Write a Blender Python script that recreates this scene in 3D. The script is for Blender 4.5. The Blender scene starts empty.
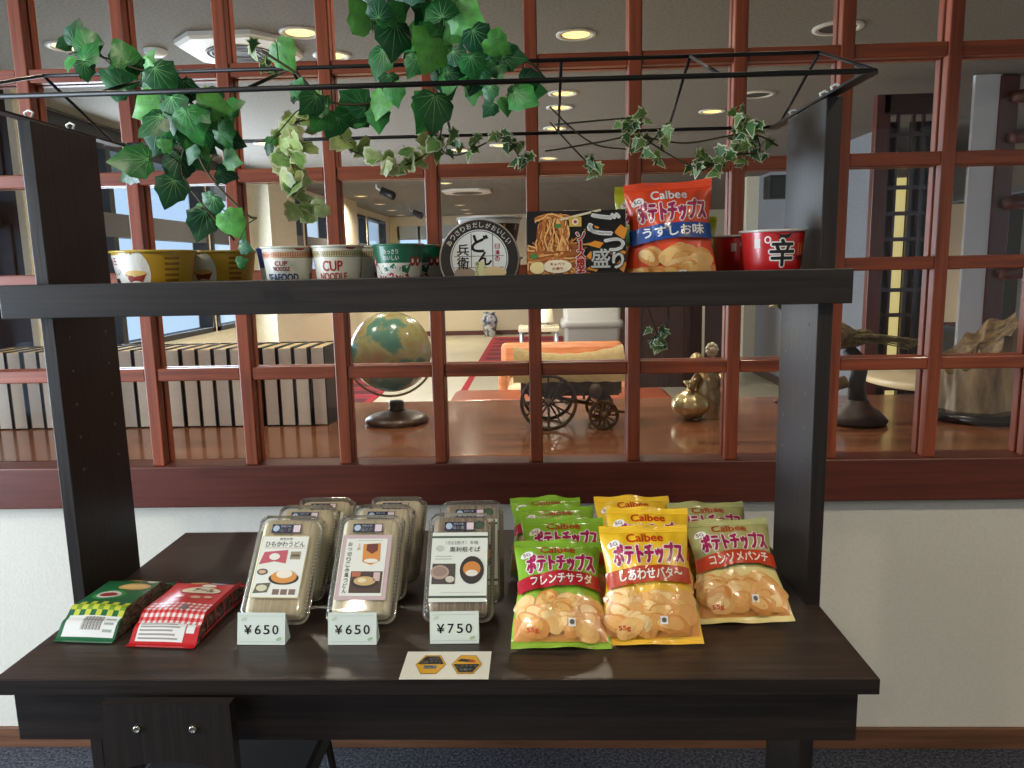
import bpy, bmesh, math, random
from mathutils import Vector, Matrix, Euler

random.seed(11)
SC = bpy.context.scene
COL = SC.collection
PI = math.pi
T = 0.7135            # height of the table top
YW = 1.926            # front face of the lattice
CEIL = 2.4577         # lobby ceiling
LOB = -0.2            # lobby floor

# ------------------------------------------------------------------ camera
def make_camera():
    yaw, pitch, roll = [math.radians(a) for a in (2.0541, 8.9959, -1.1999)]
    fw = Vector((-math.sin(yaw) * math.cos(pitch), math.cos(yaw) * math.cos(pitch), -math.sin(pitch)))
    rt = Vector((math.cos(yaw), math.sin(yaw), 0))
    up = rt.cross(fw)
    r2 = rt * math.cos(roll) + up * math.sin(roll)
    u2 = r2.cross(fw)
    cd = bpy.data.cameras.new('camera')
    cd.sensor_width = 36.0
    cd.lens = 752.55 / 1024 * 36
    cd.clip_start = 0.05
    cd.clip_end = 200
    co = bpy.data.objects.new('camera', cd)
    COL.objects.link(co)
    m = Matrix((r2, u2, -fw)).transposed().to_4x4()
    m.translation = (0, 0, 1.3536)
    co.matrix_world = m
    SC.camera = co
make_camera()

# ------------------------------------------------------------------ world and exposure
SC.view_settings.view_transform = 'Standard'
SC.view_settings.look = 'None'
SC.view_settings.gamma = 1.0
SC.view_settings.use_curve_mapping = False
SC.view_settings.exposure = 0.0
SC.cycles.use_denoising = True
SC.cycles.max_bounces = 10
SC.cycles.transparent_max_bounces = 40
SC.cycles.sample_clamp_indirect = 4.0

def make_world():
    w = bpy.data.worlds.new('sky')
    SC.world = w
    w.use_nodes = True
    nt = w.node_tree
    bg = nt.nodes['Background']
    tc = nt.nodes.new('ShaderNodeTexCoord')
    sp = nt.nodes.new('ShaderNodeSeparateXYZ')
    rp = nt.nodes.new('ShaderNodeValToRGB')
    nt.links.new(tc.outputs['Generated'], sp.inputs[0])
    nt.links.new(sp.outputs['Z'], rp.inputs[0])
    e = rp.color_ramp.elements
    e[0].position = 0.0
    e[0].color = (0.50, 0.70, 0.95, 1)
    e[1].position = 0.45
    e[1].color = (0.30, 0.52, 0.95, 1)
    nt.links.new(rp.outputs[0], bg.inputs[0])
    bg.inputs[1].default_value = 1.3
make_world()

def light(name, kind, loc, energy, color=(1, 1, 1), target=None, **kw):
    ld = bpy.data.lights.new(name, kind)
    ld.energy = energy
    ld.color = color
    for k, v in kw.items():
        setattr(ld, k, v)
    o = bpy.data.objects.new(name, ld)
    COL.objects.link(o)
    o.location = loc
    if target is not None:
        o.rotation_euler = (Vector(target) - Vector(loc)).to_track_quat('-Z', 'Y').to_euler()
    return o
# daylight through the two rows of windows (soft light just inside the openings)
light('daylight_front', 'AREA', (-3.46, 0.42, 1.35), 190, (0.76, 0.88, 1.0), target=(0, 0.42, 1.2), shape='RECTANGLE', size=1.9, size_y=1.7)
light('daylight_lobby', 'AREA', (-3.2, 6.7, 1.4), 230, (0.74, 0.87, 1.0), target=(0, 6.7, 1.1), shape='RECTANGLE', size=3.0, size_y=1.7)
# unseen ceiling spots on the front side; rightmost one added to brighten the wall
for i, (x, y) in enumerate([(-0.9, 0.2), (1.1, 0.2), (-0.9, -1.6), (1.1, -1.6), (2.1, 0.15)]):
    light('ceiling_spot', 'SPOT', (x, y, 2.44), (42, 26, 42, 34, 62)[i], (1.0, 0.88, 0.70), target=(x, y + 0.5, 0), spot_size=math.radians(125), spot_blend=0.6, shadow_soft_size=0.06)

# ------------------------------------------------------------------ materials
def lin(c):
    r = []
    for v in c:
        v = v / 255.0
        r.append(v / 12.92 if v <= 0.04045 else ((v + 0.055) / 1.055) ** 2.4)
    return (r[0], r[1], r[2], 1.0)

_M = {}
def pm(rgb, rough=0.5, metal=0.0, spec=0.5, coat=0.0, emit=0.0, trans=0.0):
    key = (tuple(rgb), rough, metal, spec, coat, emit, trans)
    if key in _M:
        return _M[key]
    m = bpy.data.materials.new('paint_%d' % len(_M))
    m.use_nodes = True
    b = m.node_tree.nodes['Principled BSDF']
    b.inputs['Base Color'].default_value = lin(rgb)
    b.inputs['Roughness'].default_value = rough
    b.inputs['Metallic'].default_value = metal
    b.inputs['Specular IOR Level'].default_value = spec
    b.inputs['Coat Weight'].default_value = coat
    b.inputs['Coat Roughness'].default_value = 0.12
    if emit:
        b.inputs['Emission Color'].default_value = lin(rgb)
        b.inputs['Emission Strength'].default_value = emit
    if trans:
        b.inputs['Transmission Weight'].default_value = trans
    _M[key] = m
    return m

def noisy(name, c1, c2, scale=(20, 20, 20), detail=6, rough=0.5, bump=0.0, lo=0.35, hi=0.65, coat=0.0, metal=0.0, rough2=None, spec=0.5, tex='noise', obj=True):
    """two colours mixed by a stretched procedural noise"""
    m = bpy.data.materials.new(name)
    m.use_nodes = True
    nt = m.node_tree
    b = nt.nodes['Principled BSDF']
    tc = nt.nodes.new('ShaderNodeTexCoord')
    mp = nt.nodes.new('ShaderNodeMapping')
    mp.inputs['Scale'].default_value = scale
    nt.links.new(tc.outputs['Object'], mp.inputs[0])
    if tex == 'voronoi':
        n = nt.nodes.new('ShaderNodeTexVoronoi')
        n.inputs['Scale'].default_value = 1.0
        out = n.outputs['Distance']
    else:
        n = nt.nodes.new('ShaderNodeTexNoise')
        n.inputs['Scale'].default_value = 1.0
        n.inputs['Detail'].default_value = detail
        n.inputs['Roughness'].default_value = 0.62
        out = n.outputs[0]
    nt.links.new(mp.outputs[0], n.inputs['Vector'])
    rp = nt.nodes.new('ShaderNodeValToRGB')
    e = rp.color_ramp.elements
    e[0].position, e[0].color = lo, lin(c1)
    e[1].position, e[1].color = hi, lin(c2)
    nt.links.new(out, rp.inputs[0])
    nt.links.new(rp.outputs[0], b.inputs['Base Color'])
    b.inputs['Roughness'].default_value = rough
    b.inputs['Metallic'].default_value = metal
    b.inputs['Coat Weight'].default_value = coat
    b.inputs['Coat Roughness'].default_value = 0.08
    b.inputs['Specular IOR Level'].default_value = spec
    if bump:
        bp_ = nt.nodes.new('ShaderNodeBump')
        bp_.inputs['Strength'].default_value = bump
        bp_.inputs['Distance'].default_value = 0.002
        nt.links.new(out, bp_.inputs['Height'])
        nt.links.new(bp_.outputs[0], b.inputs['Normal'])
    return m

def clear_mat(name, tint, refl, rough=0.0, haze=0.0, ior=1.45):
    """thin clear sheet: see-through plus a Fresnel reflection"""
    m = bpy.data.materials.new(name)
    m.use_nodes = True
    nt = m.node_tree
    nt.nodes.remove(nt.nodes['Principled BSDF'])
    o = nt.nodes['Material Output']
    tr = nt.nodes.new('ShaderNodeBsdfTransparent')
    tr.inputs[0].default_value = (tint[0], tint[1], tint[2], 1)
    gl = nt.nodes.new('ShaderNodeBsdfGlossy')
    gl.inputs['Roughness'].default_value = rough
    fr = nt.nodes.new('ShaderNodeFresnel')
    fr.inputs[0].default_value = ior
    mu = nt.nodes.new('ShaderNodeMath')
    mu.operation = 'MULTIPLY'
    mu.inputs[1].default_value = refl
    mu.use_clamp = True
    nt.links.new(fr.outputs[0], mu.inputs[0])
    mx = nt.nodes.new('ShaderNodeMixShader')
    nt.links.new(mu.outputs[0], mx.inputs[0])
    nt.links.new(tr.outputs[0], mx.inputs[1])
    nt.links.new(gl.outputs[0], mx.inputs[2])
    last = mx
    if haze:
        df = nt.nodes.new('ShaderNodeBsdfDiffuse')
        df.inputs[0].default_value = (0.9, 0.9, 0.86, 1)
        m2 = nt.nodes.new('ShaderNodeMixShader')
        m2.inputs[0].default_value = haze
        nt.links.new(mx.outputs[0], m2.inputs[1])
        nt.links.new(df.outputs[0], m2.inputs[2])
        last = m2
    nt.links.new(last.outputs[0], o.inputs[0])
    return m

def wood_mats(name, c1, c2, rough, coat=0.0, bump=0.15, along=3.0, across=70.0, spec=0.5):
    r = {}
    for ax, sc in (('x', (along, across, across)), ('y', (across, along, across)), ('z', (across, across, along))):
        r[ax] = noisy(name + '_' + ax, c1, c2, sc, 5, rough, bump, 0.3, 0.7, coat, spec=spec)
    return r

LAT = wood_mats('lattice_wood', (104, 44, 23), (158, 74, 40), 0.42, 0.1)
SILL = wood_mats('sill_wood', (78, 33, 23), (104, 47, 33), 0.4, 0.12)
COUNTER = noisy('counter_wood', (98, 56, 38), (166, 108, 74), (1.6, 22, 22), 6, 0.2, 0.05, 0.3, 0.7, 0.5)
BLK = wood_mats('black_wood', (24, 19, 17), (44, 36, 32), 0.4, 0.0, 0.25, 4.0, 120.0)
TOPW = noisy('table_top_wood', (40, 31, 26), (66, 53, 44), (5, 110, 110), 5, 0.36, 0.12, 0.3, 0.7)
WALLM = noisy('plaster', (212, 206, 192), (220, 214, 202), (150, 150, 150), 4, 0.85, 0.5, 0.3, 0.7)
CEILM = noisy('ceiling_board', (94, 89, 82), (126, 120, 112), (70, 70, 70), 6, 0.9, 0.5, 0.3, 0.7)
CREAM = noisy('cream_plaster', (230, 218, 190), (238, 228, 204), (30, 30, 30), 4, 0.8, 0.2)
CARPET = noisy('dark_carpet', (26, 26, 32), (104, 106, 118), (130, 130, 130), 4, 0.95, 1.0, 0.4, 0.75)
DARKWOOD = wood_mats('dark_wood', (42, 20, 13), (70, 34, 22), 0.4, 0.2)
GLASS = clear_mat('window_glass', (0.97, 0.985, 0.985), 1.5)
CLEAR = clear_mat('clear_plastic', (0.985, 0.985, 0.975), 1.7, 0.08, 0.05)
WIRE = pm((18, 17, 17), 0.45, 0.3)
WHITE = pm((232, 232, 226), 0.5)
OFFW = pm((222, 224, 214), 0.5)
INK = pm((25, 24, 26), 0.5)

# ------------------------------------------------------------------ mesh builder
class MB:
    def __init__(s):
        s.v, s.f, s.m, s.sm, s.mats = [], [], [], [], []
    def mi(s, mat):
        for i, q in enumerate(s.mats):
            if q is mat:
                return i
        s.mats.append(mat)
        return len(s.mats) - 1
    def add(s, verts, faces, mat, smooth=False, M=None):
        o = len(s.v)
        if M is not None:
            verts = [M @ Vector(p) for p in verts]
        s.v.extend([tuple(p) for p in verts])
        k = s.mi(mat)
        for f in faces:
            s.f.append(tuple(i + o for i in f))
            s.m.append(k)
            s.sm.append(smooth)
    def box(s, lo, hi, mat, bev=0.0, M=None):
        bm = bmesh.new()
        bmesh.ops.create_cube(bm, size=1.0)
        for v in bm.verts:
            v.co = Vector((lo[i] + (hi[i] - lo[i]) * (v.co[i] + 0.5) for i in range(3)))
        if bev > 0:
            bmesh.ops.bevel(bm, geom=bm.edges[:], offset=bev, segments=2, affect='EDGES', profile=0.5)
        bm.verts.index_update()
        s.add([v.co.copy() for v in bm.verts], [[v.index for v in f.verts] for f in bm.faces], mat, False, M)
        bm.free()
    def tube(s, path, r, mat, n=8, M=None, caps=True):
        pts = [Vector(p) for p in path]
        rs = r if isinstance(r, (list, tuple)) else [r] * len(pts)
        vs, fs = [], []
        prev = None
        for i, p in enumerate(pts):
            d = (pts[min(i + 1, len(pts) - 1)] - pts[max(i - 1, 0)]).normalized()
            if prev is None:
                a = d.orthogonal().normalized()
            else:
                a = (prev - d * prev.dot(d))
                a = a.normalized() if a.length > 1e-6 else d.orthogonal().normalized()
            prev = a
            b = d.cross(a)
            for k in range(n):
                t = 2 * PI * k / n
                vs.append(p + (a * math.cos(t) + b * math.sin(t)) * rs[i])
        for i in range(len(pts) - 1):
            for k in range(n):
                k2 = (k + 1) % n
                fs.append((i * n + k, i * n + k2, (i + 1) * n + k2, (i + 1) * n + k))
        if caps:
            fs.append(tuple(range(n - 1, -1, -1)))
            fs.append(tuple((len(pts) - 1) * n + k for k in range(n)))
        s.add(vs, fs, mat, True, M)
    def lathe(s, prof, mat, n=40, M=None, cap0=True, cap1=True, a0=0.0, a1=2 * PI):
        full = abs(a1 - a0 - 2 * PI) < 1e-6
        vs, fs = [], []
        cols = n if full else n + 1
        for (r, z) in prof:
            for k in range(cols):
                t = a0 + (a1 - a0) * k / n
                vs.append((r * math.cos(t), r * math.sin(t), z))
        for i in range(len(prof) - 1):
            for k in range(n):
                k2 = (k + 1) % cols
                fs.append((i * cols + k, i * cols + k2, (i + 1) * cols + k2, (i + 1) * cols + k))
        if cap0 and prof[0][0] > 1e-6 and full:
            fs.append(tuple(range(n - 1, -1, -1)))
        if cap1 and prof[-1][0] > 1e-6 and full:
            fs.append(tuple((len(prof) - 1) * n + k for k in range(n)))
        s.add(vs, fs, mat, True, M)
    def grid(s, fn, nu, nv, mat, smooth=True, M=None, matfn=None):
        vs = [fn(i / nu, j / nv) for j in range(nv + 1) for i in range(nu + 1)]
        groups = {}
        for j in range(nv):
            for i in range(nu):
                f = (j * (nu + 1) + i, j * (nu + 1) + i + 1, (j + 1) * (nu + 1) + i + 1, (j + 1) * (nu + 1) + i)
                mm = matfn((i + .5) / nu, (j + .5) / nv) if matfn else mat
                groups.setdefault(id(mm), (mm, []))[1].append(f)
        o = len(s.v)
        s.v.extend([tuple((M @ Vector(p)) if M is not None else p) for p in vs])
        for mm, fl in groups.values():
            k = s.mi(mm)
            for f in fl:
                s.f.append(tuple(q + o for q in f))
                s.m.append(k)
                s.sm.append(smooth)
    def ball(s, c, r, mat, n=20, M=None):
        rx, ry, rz = r if isinstance(r, (list, tuple)) else (r, r, r)
        def fn(u, v):
            a, b = 2 * PI * u, PI * v
            return (c[0] + rx * math.cos(a) * math.sin(b), c[1] + ry * math.sin(a) * math.sin(b), c[2] - rz * math.cos(b))
        s.grid(fn, n, max(6, n // 2), mat, True, M)
    def mesh(s, name):
        me = bpy.data.meshes.new(name)
        me.from_pydata(s.v, [], s.f)
        for q in s.mats:
            me.materials.append(q)
        me.polygons.foreach_set('material_index', s.m)
        me.polygons.foreach_set('use_smooth', s.sm)
        me.update()
        return me
    def part(s, name, parent=None, label=None, loc=None, rot=None):
        o = bpy.data.objects.new(name, s.mesh(name))
        COL.objects.link(o)
        if parent is not None:
            o.parent = parent
        if label:
            o['label'] = label
        if loc is not None:
            o.location = loc
        if rot is not None:
            o.rotation_euler = rot
        return o

def tag(o, label, cat, group=None, kind=None):
    o['label'] = label
    o['category'] = cat
    if group:
        o['group'] = group
    if kind:
        o['kind'] = kind
    return o
def thing(name, label, cat, loc=(0, 0, 0), rot=(0, 0, 0), group=None):
    o = bpy.data.objects.new(name, None)
    COL.objects.link(o)
    o.empty_display_size = 0.05
    o.location = loc
    o.rotation_euler = rot
    return tag(o, label, cat, group)
def struct(name, mb, label=None, cat=None):
    o = mb.part(name)
    o['kind'] = 'structure'
    if label:
        o['label'] = label
    if cat:
        o['category'] = cat
    return o
def dup(root, loc, rot, label=None):
    """copy a thing with copies of its parts and sub-parts (mesh data shared)"""
    r = root.copy()
    COL.objects.link(r)
    r.location = loc
    r.rotation_euler = rot
    if label:
        r['label'] = label
    for ch in list(root.children):
        c = ch.copy()
        COL.objects.link(c)
        c.parent = r
        for g in list(ch.children):
            d = g.copy()
            COL.objects.link(d)
            d.parent = c
    return r

# ------------------------------------------------------------------ lettering
_T = {}
def glyphs(text, bold=0.0, shear=0.0, vertical=False):
    key = (text, bold, shear)
    if key in _T:
        return _T[key]
    c = bpy.data.curves.new('lettering', 'FONT')
    c.body = text
    c.size = 1.0
    c.offset = bold
    c.shear = shear
    c.resolution_u = 3
    o = bpy.data.objects.new('lettering', c)
    COL.objects.link(o)
    bpy.context.view_layer.update()
    me = bpy.data.meshes.new_from_object(o.evaluated_get(bpy.context.evaluated_depsgraph_get()))
    vs = [(v.co.x, v.co.y) for v in me.vertices]
    fs = [tuple(p.vertices) for p in me.polygons]
    bpy.data.objects.remove(o)
    bpy.data.curves.remove(c)
    bpy.data.meshes.remove(me)
    # split long triangles so that the strokes can follow a curved surface
    out, todo = [], []
    for f in fs:
        for k in range(1, len(f) - 1):
            todo.append((f[0], f[k], f[k + 1]))
    mid = {}
    while todo:
        t = todo.pop()
        e = [((vs[t[k]][0] - vs[t[(k + 1) % 3]][0]) ** 2 + (vs[t[k]][1] - vs[t[(k + 1) % 3]][1]) ** 2, k) for k in range(3)]
        l2, k = max(e)
        if l2 < 0.085 ** 2:
            out.append(t)
            continue
        a, b, c_ = t[k], t[(k + 1) % 3], t[(k + 2) % 3]
        kk = (min(a, b), max(a, b))
        if kk not in mid:
            mid[kk] = len(vs)
            vs.append(((vs[a][0] + vs[b][0]) / 2, (vs[a][1] + vs[b][1]) / 2))
        m_ = mid[kk]
        todo += [(a, m_, c_), (m_, b, c_)]
    _T[key] = (vs, out)
    return _T[key]

def put_text(mb, fmap, text, cx, cy, w, h, mat, off, bold=0.0, shear=0.0, rot=0.0, outline=None, ob=0.05):
    """lettering fitted into w x h; bold and outline are made of copies shifted by a hair"""
    base, bf = glyphs(text, 0.0, shear)
    if not base:
        return
    x0, x1 = min(p[0] for p in base), max(p[0] for p in base)
    y0, y1 = min(p[1] for p in base), max(p[1] for p in base)
    sx = w / (x1 - x0)
    sy = h / (y1 - y0) if h else sx
    cr, sr = math.cos(rot), math.sin(rot)
    k = (sx + sy) / 2
    fat = bold * k * 0.8
    def lay(m_, off_, rad, n):
        shifts = [(0.0, 0.0)] + [(rad * math.cos(2 * PI * q / n + .4), rad * math.sin(2 * PI * q / n + .4)) for q in range(n)] if rad > 0 else [(0.0, 0.0)]
        for (dx, dy) in shifts:
            vs = []
            for p in base:
                a, b = (p[0] - (x0 + x1) / 2) * sx + dx, (p[1] - (y0 + y1) / 2) * sy + dy
                vs.append(fmap(cx + a * cr - b * sr, cy + a * sr + b * cr, off_))
            mb.add(vs, bf, m_)
    if outline is not None:
        lay(outline, off, fat + ob * k, 8)
        off += 0.0003
    lay(mat, off, fat, 4)

def put_rect(mb, fmap, x0, x1, y0, y1, mat, off, nx=1, ny=1, rot=0.0, wob=None):
    cx, cy = (x0 + x1) / 2, (y0 + y1) / 2
    cr, sr = math.cos(rot), math.sin(rot)
    def fn(u, v):
        a, b = x0 + (x1 - x0) * u - cx, y0 + (y1 - y0) * v - cy
        if wob:
            b += wob(x0 + (x1 - x0) * u)
        return fmap(cx + a * cr - b * sr, cy + a * sr + b * cr, off)
    mb.grid(fn, nx, ny, mat, False)

def put_poly(mb, fmap, pts, mat, off, rings=2):
    cx = sum(p[0] for p in pts) / len(pts)
    cy = sum(p[1] for p in pts) / len(pts)
    vs, fs = [fmap(cx, cy, off)], []
    n = len(pts)
    for r in range(1, rings + 1):
        k = r / rings
        for p in pts:
            vs.append(fmap(cx + (p[0] - cx) * k, cy + (p[1] - cy) * k, off))
    for i in range(n):
        fs.append((0, 1 + i, 1 + (i + 1) % n))
    for r in range(rings - 1):
        for i in range(n):
            a, b = 1 + r * n + i, 1 + r * n + (i + 1) % n
            fs.append((a, a + n, b + n, b))
    mb.add(vs, fs, mat)
def put_ellipse(mb, fmap, cx, cy, rx, ry, mat, off, rot=0.0, n=22, wob=0.0, rng=None):
    pts = []
    for k in range(n):
        t = 2 * PI * k / n
        q = 1.0 + (wob * (math.sin(2 * t + (rng.random() if rng else 0) * .4 + cx * 90) * .6 + math.sin(3 * t + cy * 130) * .5))
        a, b = rx * q * math.cos(t), ry * q * math.sin(t)
        pts.append((cx + a * math.cos(rot) - b * math.sin(rot), cy + a * math.sin(rot) + b * math.cos(rot)))
    put_poly(mb, fmap, pts, mat, off)
def put_ring(mb, fmap, cx, cy, r0, r1, mat, off, n=48, a0=0.0, a1=2 * PI):
    vs, fs = [], []
    for k in range(n + 1):
        t = a0 + (a1 - a0) * k / n
        vs += [fmap(cx + r0 * math.cos(t), cy + r0 * math.sin(t), off), fmap(cx + r1 * math.cos(t), cy + r1 * math.sin(t), off)]
    for k in range(n):
        fs.append((2 * k, 2 * k + 1, 2 * k + 3, 2 * k + 2))
    mb.add(vs, fs, mat)
def put_line(mb, fmap, pts, w, mat, off):
    vs, fs = [], []
    for i, p in enumerate(pts):
        a, b = pts[max(i - 1, 0)], pts[min(i + 1, len(pts) - 1)]
        dx, dy = b[0] - a[0], b[1] - a[1]
        l = math.hypot(dx, dy) or 1
        nx, ny = -dy / l * w / 2, dx / l * w / 2
        vs += [fmap(p[0] + nx, p[1] + ny, off), fmap(p[0] - nx, p[1] - ny, off)]
    for i in range(len(pts) - 1):
        fs.append((2 * i, 2 * i + 1, 2 * i + 3, 2 * i + 2))
    mb.add(vs, fs, mat)

# ================================================================== SETTING
def wall_with_holes(mb, axis, at, thick, a0, a1, z0, z1, holes, mat):
    """a wall along x (axis 'x', at = y) or along y (axis 'y', at = x); holes = (a0, a1, z0, z1), side by side"""
    def bx(p0, p1, q0, q1):
        if p1 - p0 < 1e-4 or q1 - q0 < 1e-4:
            return
        if axis == 'x':
            mb.box((p0, at, q0), (p1, at + thick, q1), mat)
        else:
            mb.box((at, p0, q0), (at + thick, p1, q1), mat)
    cur = a0
    for (h0, h1, k0, k1) in sorted(holes):
        bx(cur, h0, z0, z1)
        bx(h0, h1, z0, k0)
        bx(h0, h1, k1, z1)
        cur = h1
    bx(cur, a1, z0, z1)

# front room
mb = MB(); mb.box((-3.6, -3.3, -0.1), (3.6, YW + 0.03, 0), CARPET); struct('floor', mb)
mb = MB(); mb.box((-3.6, -3.3, 2.5), (3.6, YW + 0.0, 2.6), CEILM); struct('ceiling', mb)
mb = MB(); wall_with_holes(mb, 'y', -3.6, 0.12, -3.3, YW + 0.03, 0, 2.5, [(-1.35, -0.95, 0.35, 0.95), (-0.92, 1.5, 0.35, 2.25)], WALLM); struct('wall_left', mb)
mb = MB(); mb.box((3.5, -3.3, 0), (3.62, YW + 0.03, 2.5), WALLM); struct('wall_right', mb)
mb = MB(); mb.box((-3.48, -3.42, 0), (3.5, -3.3, 2.5), WALLM); struct('wall_rear', mb)
# the low plastered wall under the lattice and its skirting
mb = MB(); mb.box((-4.4, YW + 0.03, LOB), (4.4, YW + 0.13, T + 0.02), WALLM); struct('wall_front', mb)
mb = MB(); mb.box((-3.48, YW + 0.018, 0), (3.5, YW + 0.03, 0.061), noisy('skirting_wood', (96, 62, 42), (122, 82, 58), (3, 60, 60), 5, .5, .1), 0.002); struct('baseboard_front', mb)

# ---- the wooden lattice window
win = thing('window_1', 'red-brown wooden lattice window looking into the lobby', 'window', (0, YW, 0))
win['kind'] = 'structure'
XS = [-1.2732 + 0.2531 * i for i in range(-8, 18)]
ZS = [T + q for q in (0.372, 0.6238, 0.8752, 1.1283, 1.380)]
for x in XS:
    mb = MB()
    mb.box((x - 0.0165, 0, T + 0.127), (x + 0.0165, 0.027, 2.46), LAT['z'], 0.003)
    mb.box((x - 0.0125, 0.027, T + 0.127), (x + 0.0125, 0.031, 2.46), LAT['z'])
    mb.box((x - 0.0165, 0.036, T + 0.127), (x + 0.0165, 0.062, 2.46), LAT['z'], 0.003)
    mb.part('upright_bar', win)
for z in ZS:
    mb = MB()
    for a, b in zip(XS[:-1], XS[1:]):
        mb.box((a + 0.0165, 0.003, z - 0.0165), (b - 0.0165, 0.027, z + 0.0165), LAT['x'], 0.003)
        mb.box((a + 0.0165, 0.036, z - 0.0165), (b - 0.0165, 0.059, z + 0.0165), LAT['x'], 0.003)
    mb.part('cross_bar', win)
mb = MB()
for a, b in zip(XS[:-1], XS[1:]):
    zz = [T + 0.127] + ZS + [2.46]
    for c, d in zip(zz[:-1], zz[1:]):
        mb.add([(a, 0.0315, c), (b, 0.0315, c), (b, 0.0315, d), (a, 0.0315, d)], [(0, 1, 2, 3)], GLASS)
mb.part('window_pane', win)
mb = MB(); mb.box((-4.4, -0.012, T + 0.0137), (4.4, 0.066, T + 0.1272), SILL['x'], 0.004); mb.part('window_sill', win)
mb = MB(); mb.box((-4.4, 0.0, 2.46), (4.4, 0.066, 2.62), SILL['x']); mb.part('head_rail', win)

# ---- lobby shell
mb = MB(); mb.box((-5, YW + 0.13, LOB - 0.1), (6.2, 17.4, LOB), noisy('lobby_floor', (206, 196, 166), (216, 208, 180), (3, 3, 3), 4, 0.3, 0)); struct('floor_lobby', mb)
mb = MB(); mb.box((-5, YW + 0.066, CEIL), (6.2, 17.4, CEIL + 0.1), CEILM); struct('ceiling_lobby', mb)
XL = -3.27
mb = MB()
WY = [(2.6, 7.5), (7.58, 8.55), (9.6, 10.6), (10.75, 11.9), (12.9, 14.6), (14.75, 16.5)]
wall_with_holes(mb, 'y', XL - 0.15, 0.15, YW + 0.07, 17.0, LOB, CEIL, [(a, b, 0.75, 2.33) for a, b in WY], CREAM)
struct('wall_lobby_left', mb)
DARKFR = pm((52, 50, 52), 0.45)
mb = MB(); mb.box((XL, YW + 0.1, 2.33), (XL + 0.03, 8.58, 2.44), pm((34, 33, 35), 0.4)); struct('trim_1', mb)
for i, (a, b) in enumerate(WY):
    w2 = thing('window_%d' % (i + 2), 'tall lobby window with dark frame on the left', 'window', (XL, a, 0))
    w2['kind'] = 'structure'
    d = b - a
    mb = MB()
    for y in (0.0, d - 0.05):
        mb.box((-0.12, y, 0.75), (0.02, y + 0.05, 2.33), DARKFR)
    mb.box((-0.12, 0, 2.28), (0.02, d, 2.33), DARKFR)
    mb.box((-0.12, 0, 0.75), (0.02, d, 0.8), DARKFR)
    mb.box((-0.1, 0.05, 1.63), (0.02, d - 0.05, 1.81), pm((96, 94, 94), 0.5))
    if d > 3:
        for y in (1.6, 3.2):
            mb.box((-0.1, y, 0.8), (0.015, y + 0.07, 2.28), DARKFR)
    mb.part('window_frame', w2)
    mb = MB(); mb.add([(-0.05, 0, 0.75), (-0.05, d, 0.75), (-0.05, d, 2.33), (-0.05, 0, 2.33)], [(0, 1, 2, 3)], GLASS); mb.part('window_pane', w2)
for i, (a, b) in enumerate([(8.62, 9.55), (11.95, 12.85)]):
    mb = MB(); mb.box((XL, a, LOB), (XL + 0.26, b, CEIL), CREAM); struct('pillar_%d' % (i + 1), mb)
# far wall with a wide bright window, its skirting
mb = MB(); wall_with_holes(mb, 'x', 17.0, 0.15, XL, 6.2, LOB, CEIL, [(-3.1, -1.75, 0.9, 2.25)], CREAM); struct('wall_back', mb)
mb = MB(); mb.box((XL, 16.97, LOB), (0.3, 17.0, LOB + 0.1), SILL['x']); struct('baseboard_back', mb)
w9 = thing('window_9', 'wide bright window at the far end of the lobby', 'window', (-2.4, 17.0, 0)); w9['kind'] = 'structure'
mb = MB()
for x in (-0.7, -0.24, 0.22, 0.65):
    mb.box((x, 0, 0.9), (x + 0.05, 0.1, 2.25), WHITE)
mb.box((-0.7, 0, 1.55), (0.65, 0.1, 1.62), WHITE); mb.box((-0.7, 0, 1.95), (0.65, 0.1, 2.25), pm((200, 214, 222), 0.5))
mb.part('window_frame', w9)
mb = MB(); mb.add([(-0.7, 0.06, 0.9), (0.65, 0.06, 0.9), (0.65, 0.06, 2.25), (-0.7, 0.06, 2.25)], [(0, 1, 2, 3)], GLASS); mb.part('window_pane', w9)
# right side of the lobby
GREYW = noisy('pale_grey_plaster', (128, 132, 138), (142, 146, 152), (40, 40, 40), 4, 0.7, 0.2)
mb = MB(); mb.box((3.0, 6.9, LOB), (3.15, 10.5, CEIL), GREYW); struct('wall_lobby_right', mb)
mb = MB(); mb.box((2.84, 10.5, LOB), (3.15, 10.62, CEIL), CREAM); struct('pillar_3', mb)
mb = MB(); mb.box((2.98, 6.9, LOB), (3.0, 10.5, LOB + 0.1), DARKWOOD['y']); struct('baseboard_lobby', mb)
mb = MB(); mb.box((2.74, 5.0, LOB), (2.90, 5.03, CEIL), pm((226, 230, 234), 0.5)); struct('pillar_4', mb)
mb = MB(); wall_with_holes(mb, 'y', 4.6, 0.15, YW + 0.07, 17.0, LOB, CEIL, [(4.0, 6.2, 0.5, 2.0), (6.5, 9.0, 0.5, 2.0)], CREAM); struct('wall_far_right', mb)
for i, (a, b) in enumerate([(4.0, 6.2), (6.5, 9.0)]):
    w3 = thing('window_%d' % (10 + i), 'window with pale frame on the far right of the lobby', 'window', (4.6, a, 0)); w3['kind'] = 'structure'
    mb = MB()
    for y in (0, (b - a) / 3, 2 * (b - a) / 3, b - a - 0.06):
        mb.box((-0.02, y, 0.5), (0.1, y + 0.06, 2.0), OFFW)
    for z in (0.5, 1.2, 1.94):
        mb.box((-0.02, 0, z), (0.1, b - a, z + 0.06), OFFW)
    mb.part('window_frame', w3)
    mb = MB(); mb.add([(0.05, 0, 0.5), (0.05, b - a, 0.5), (0.05, b - a, 2.0), (0.05, 0, 2.0)], [(0, 1, 2, 3)], GLASS); mb.part('window_pane', w3)
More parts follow.
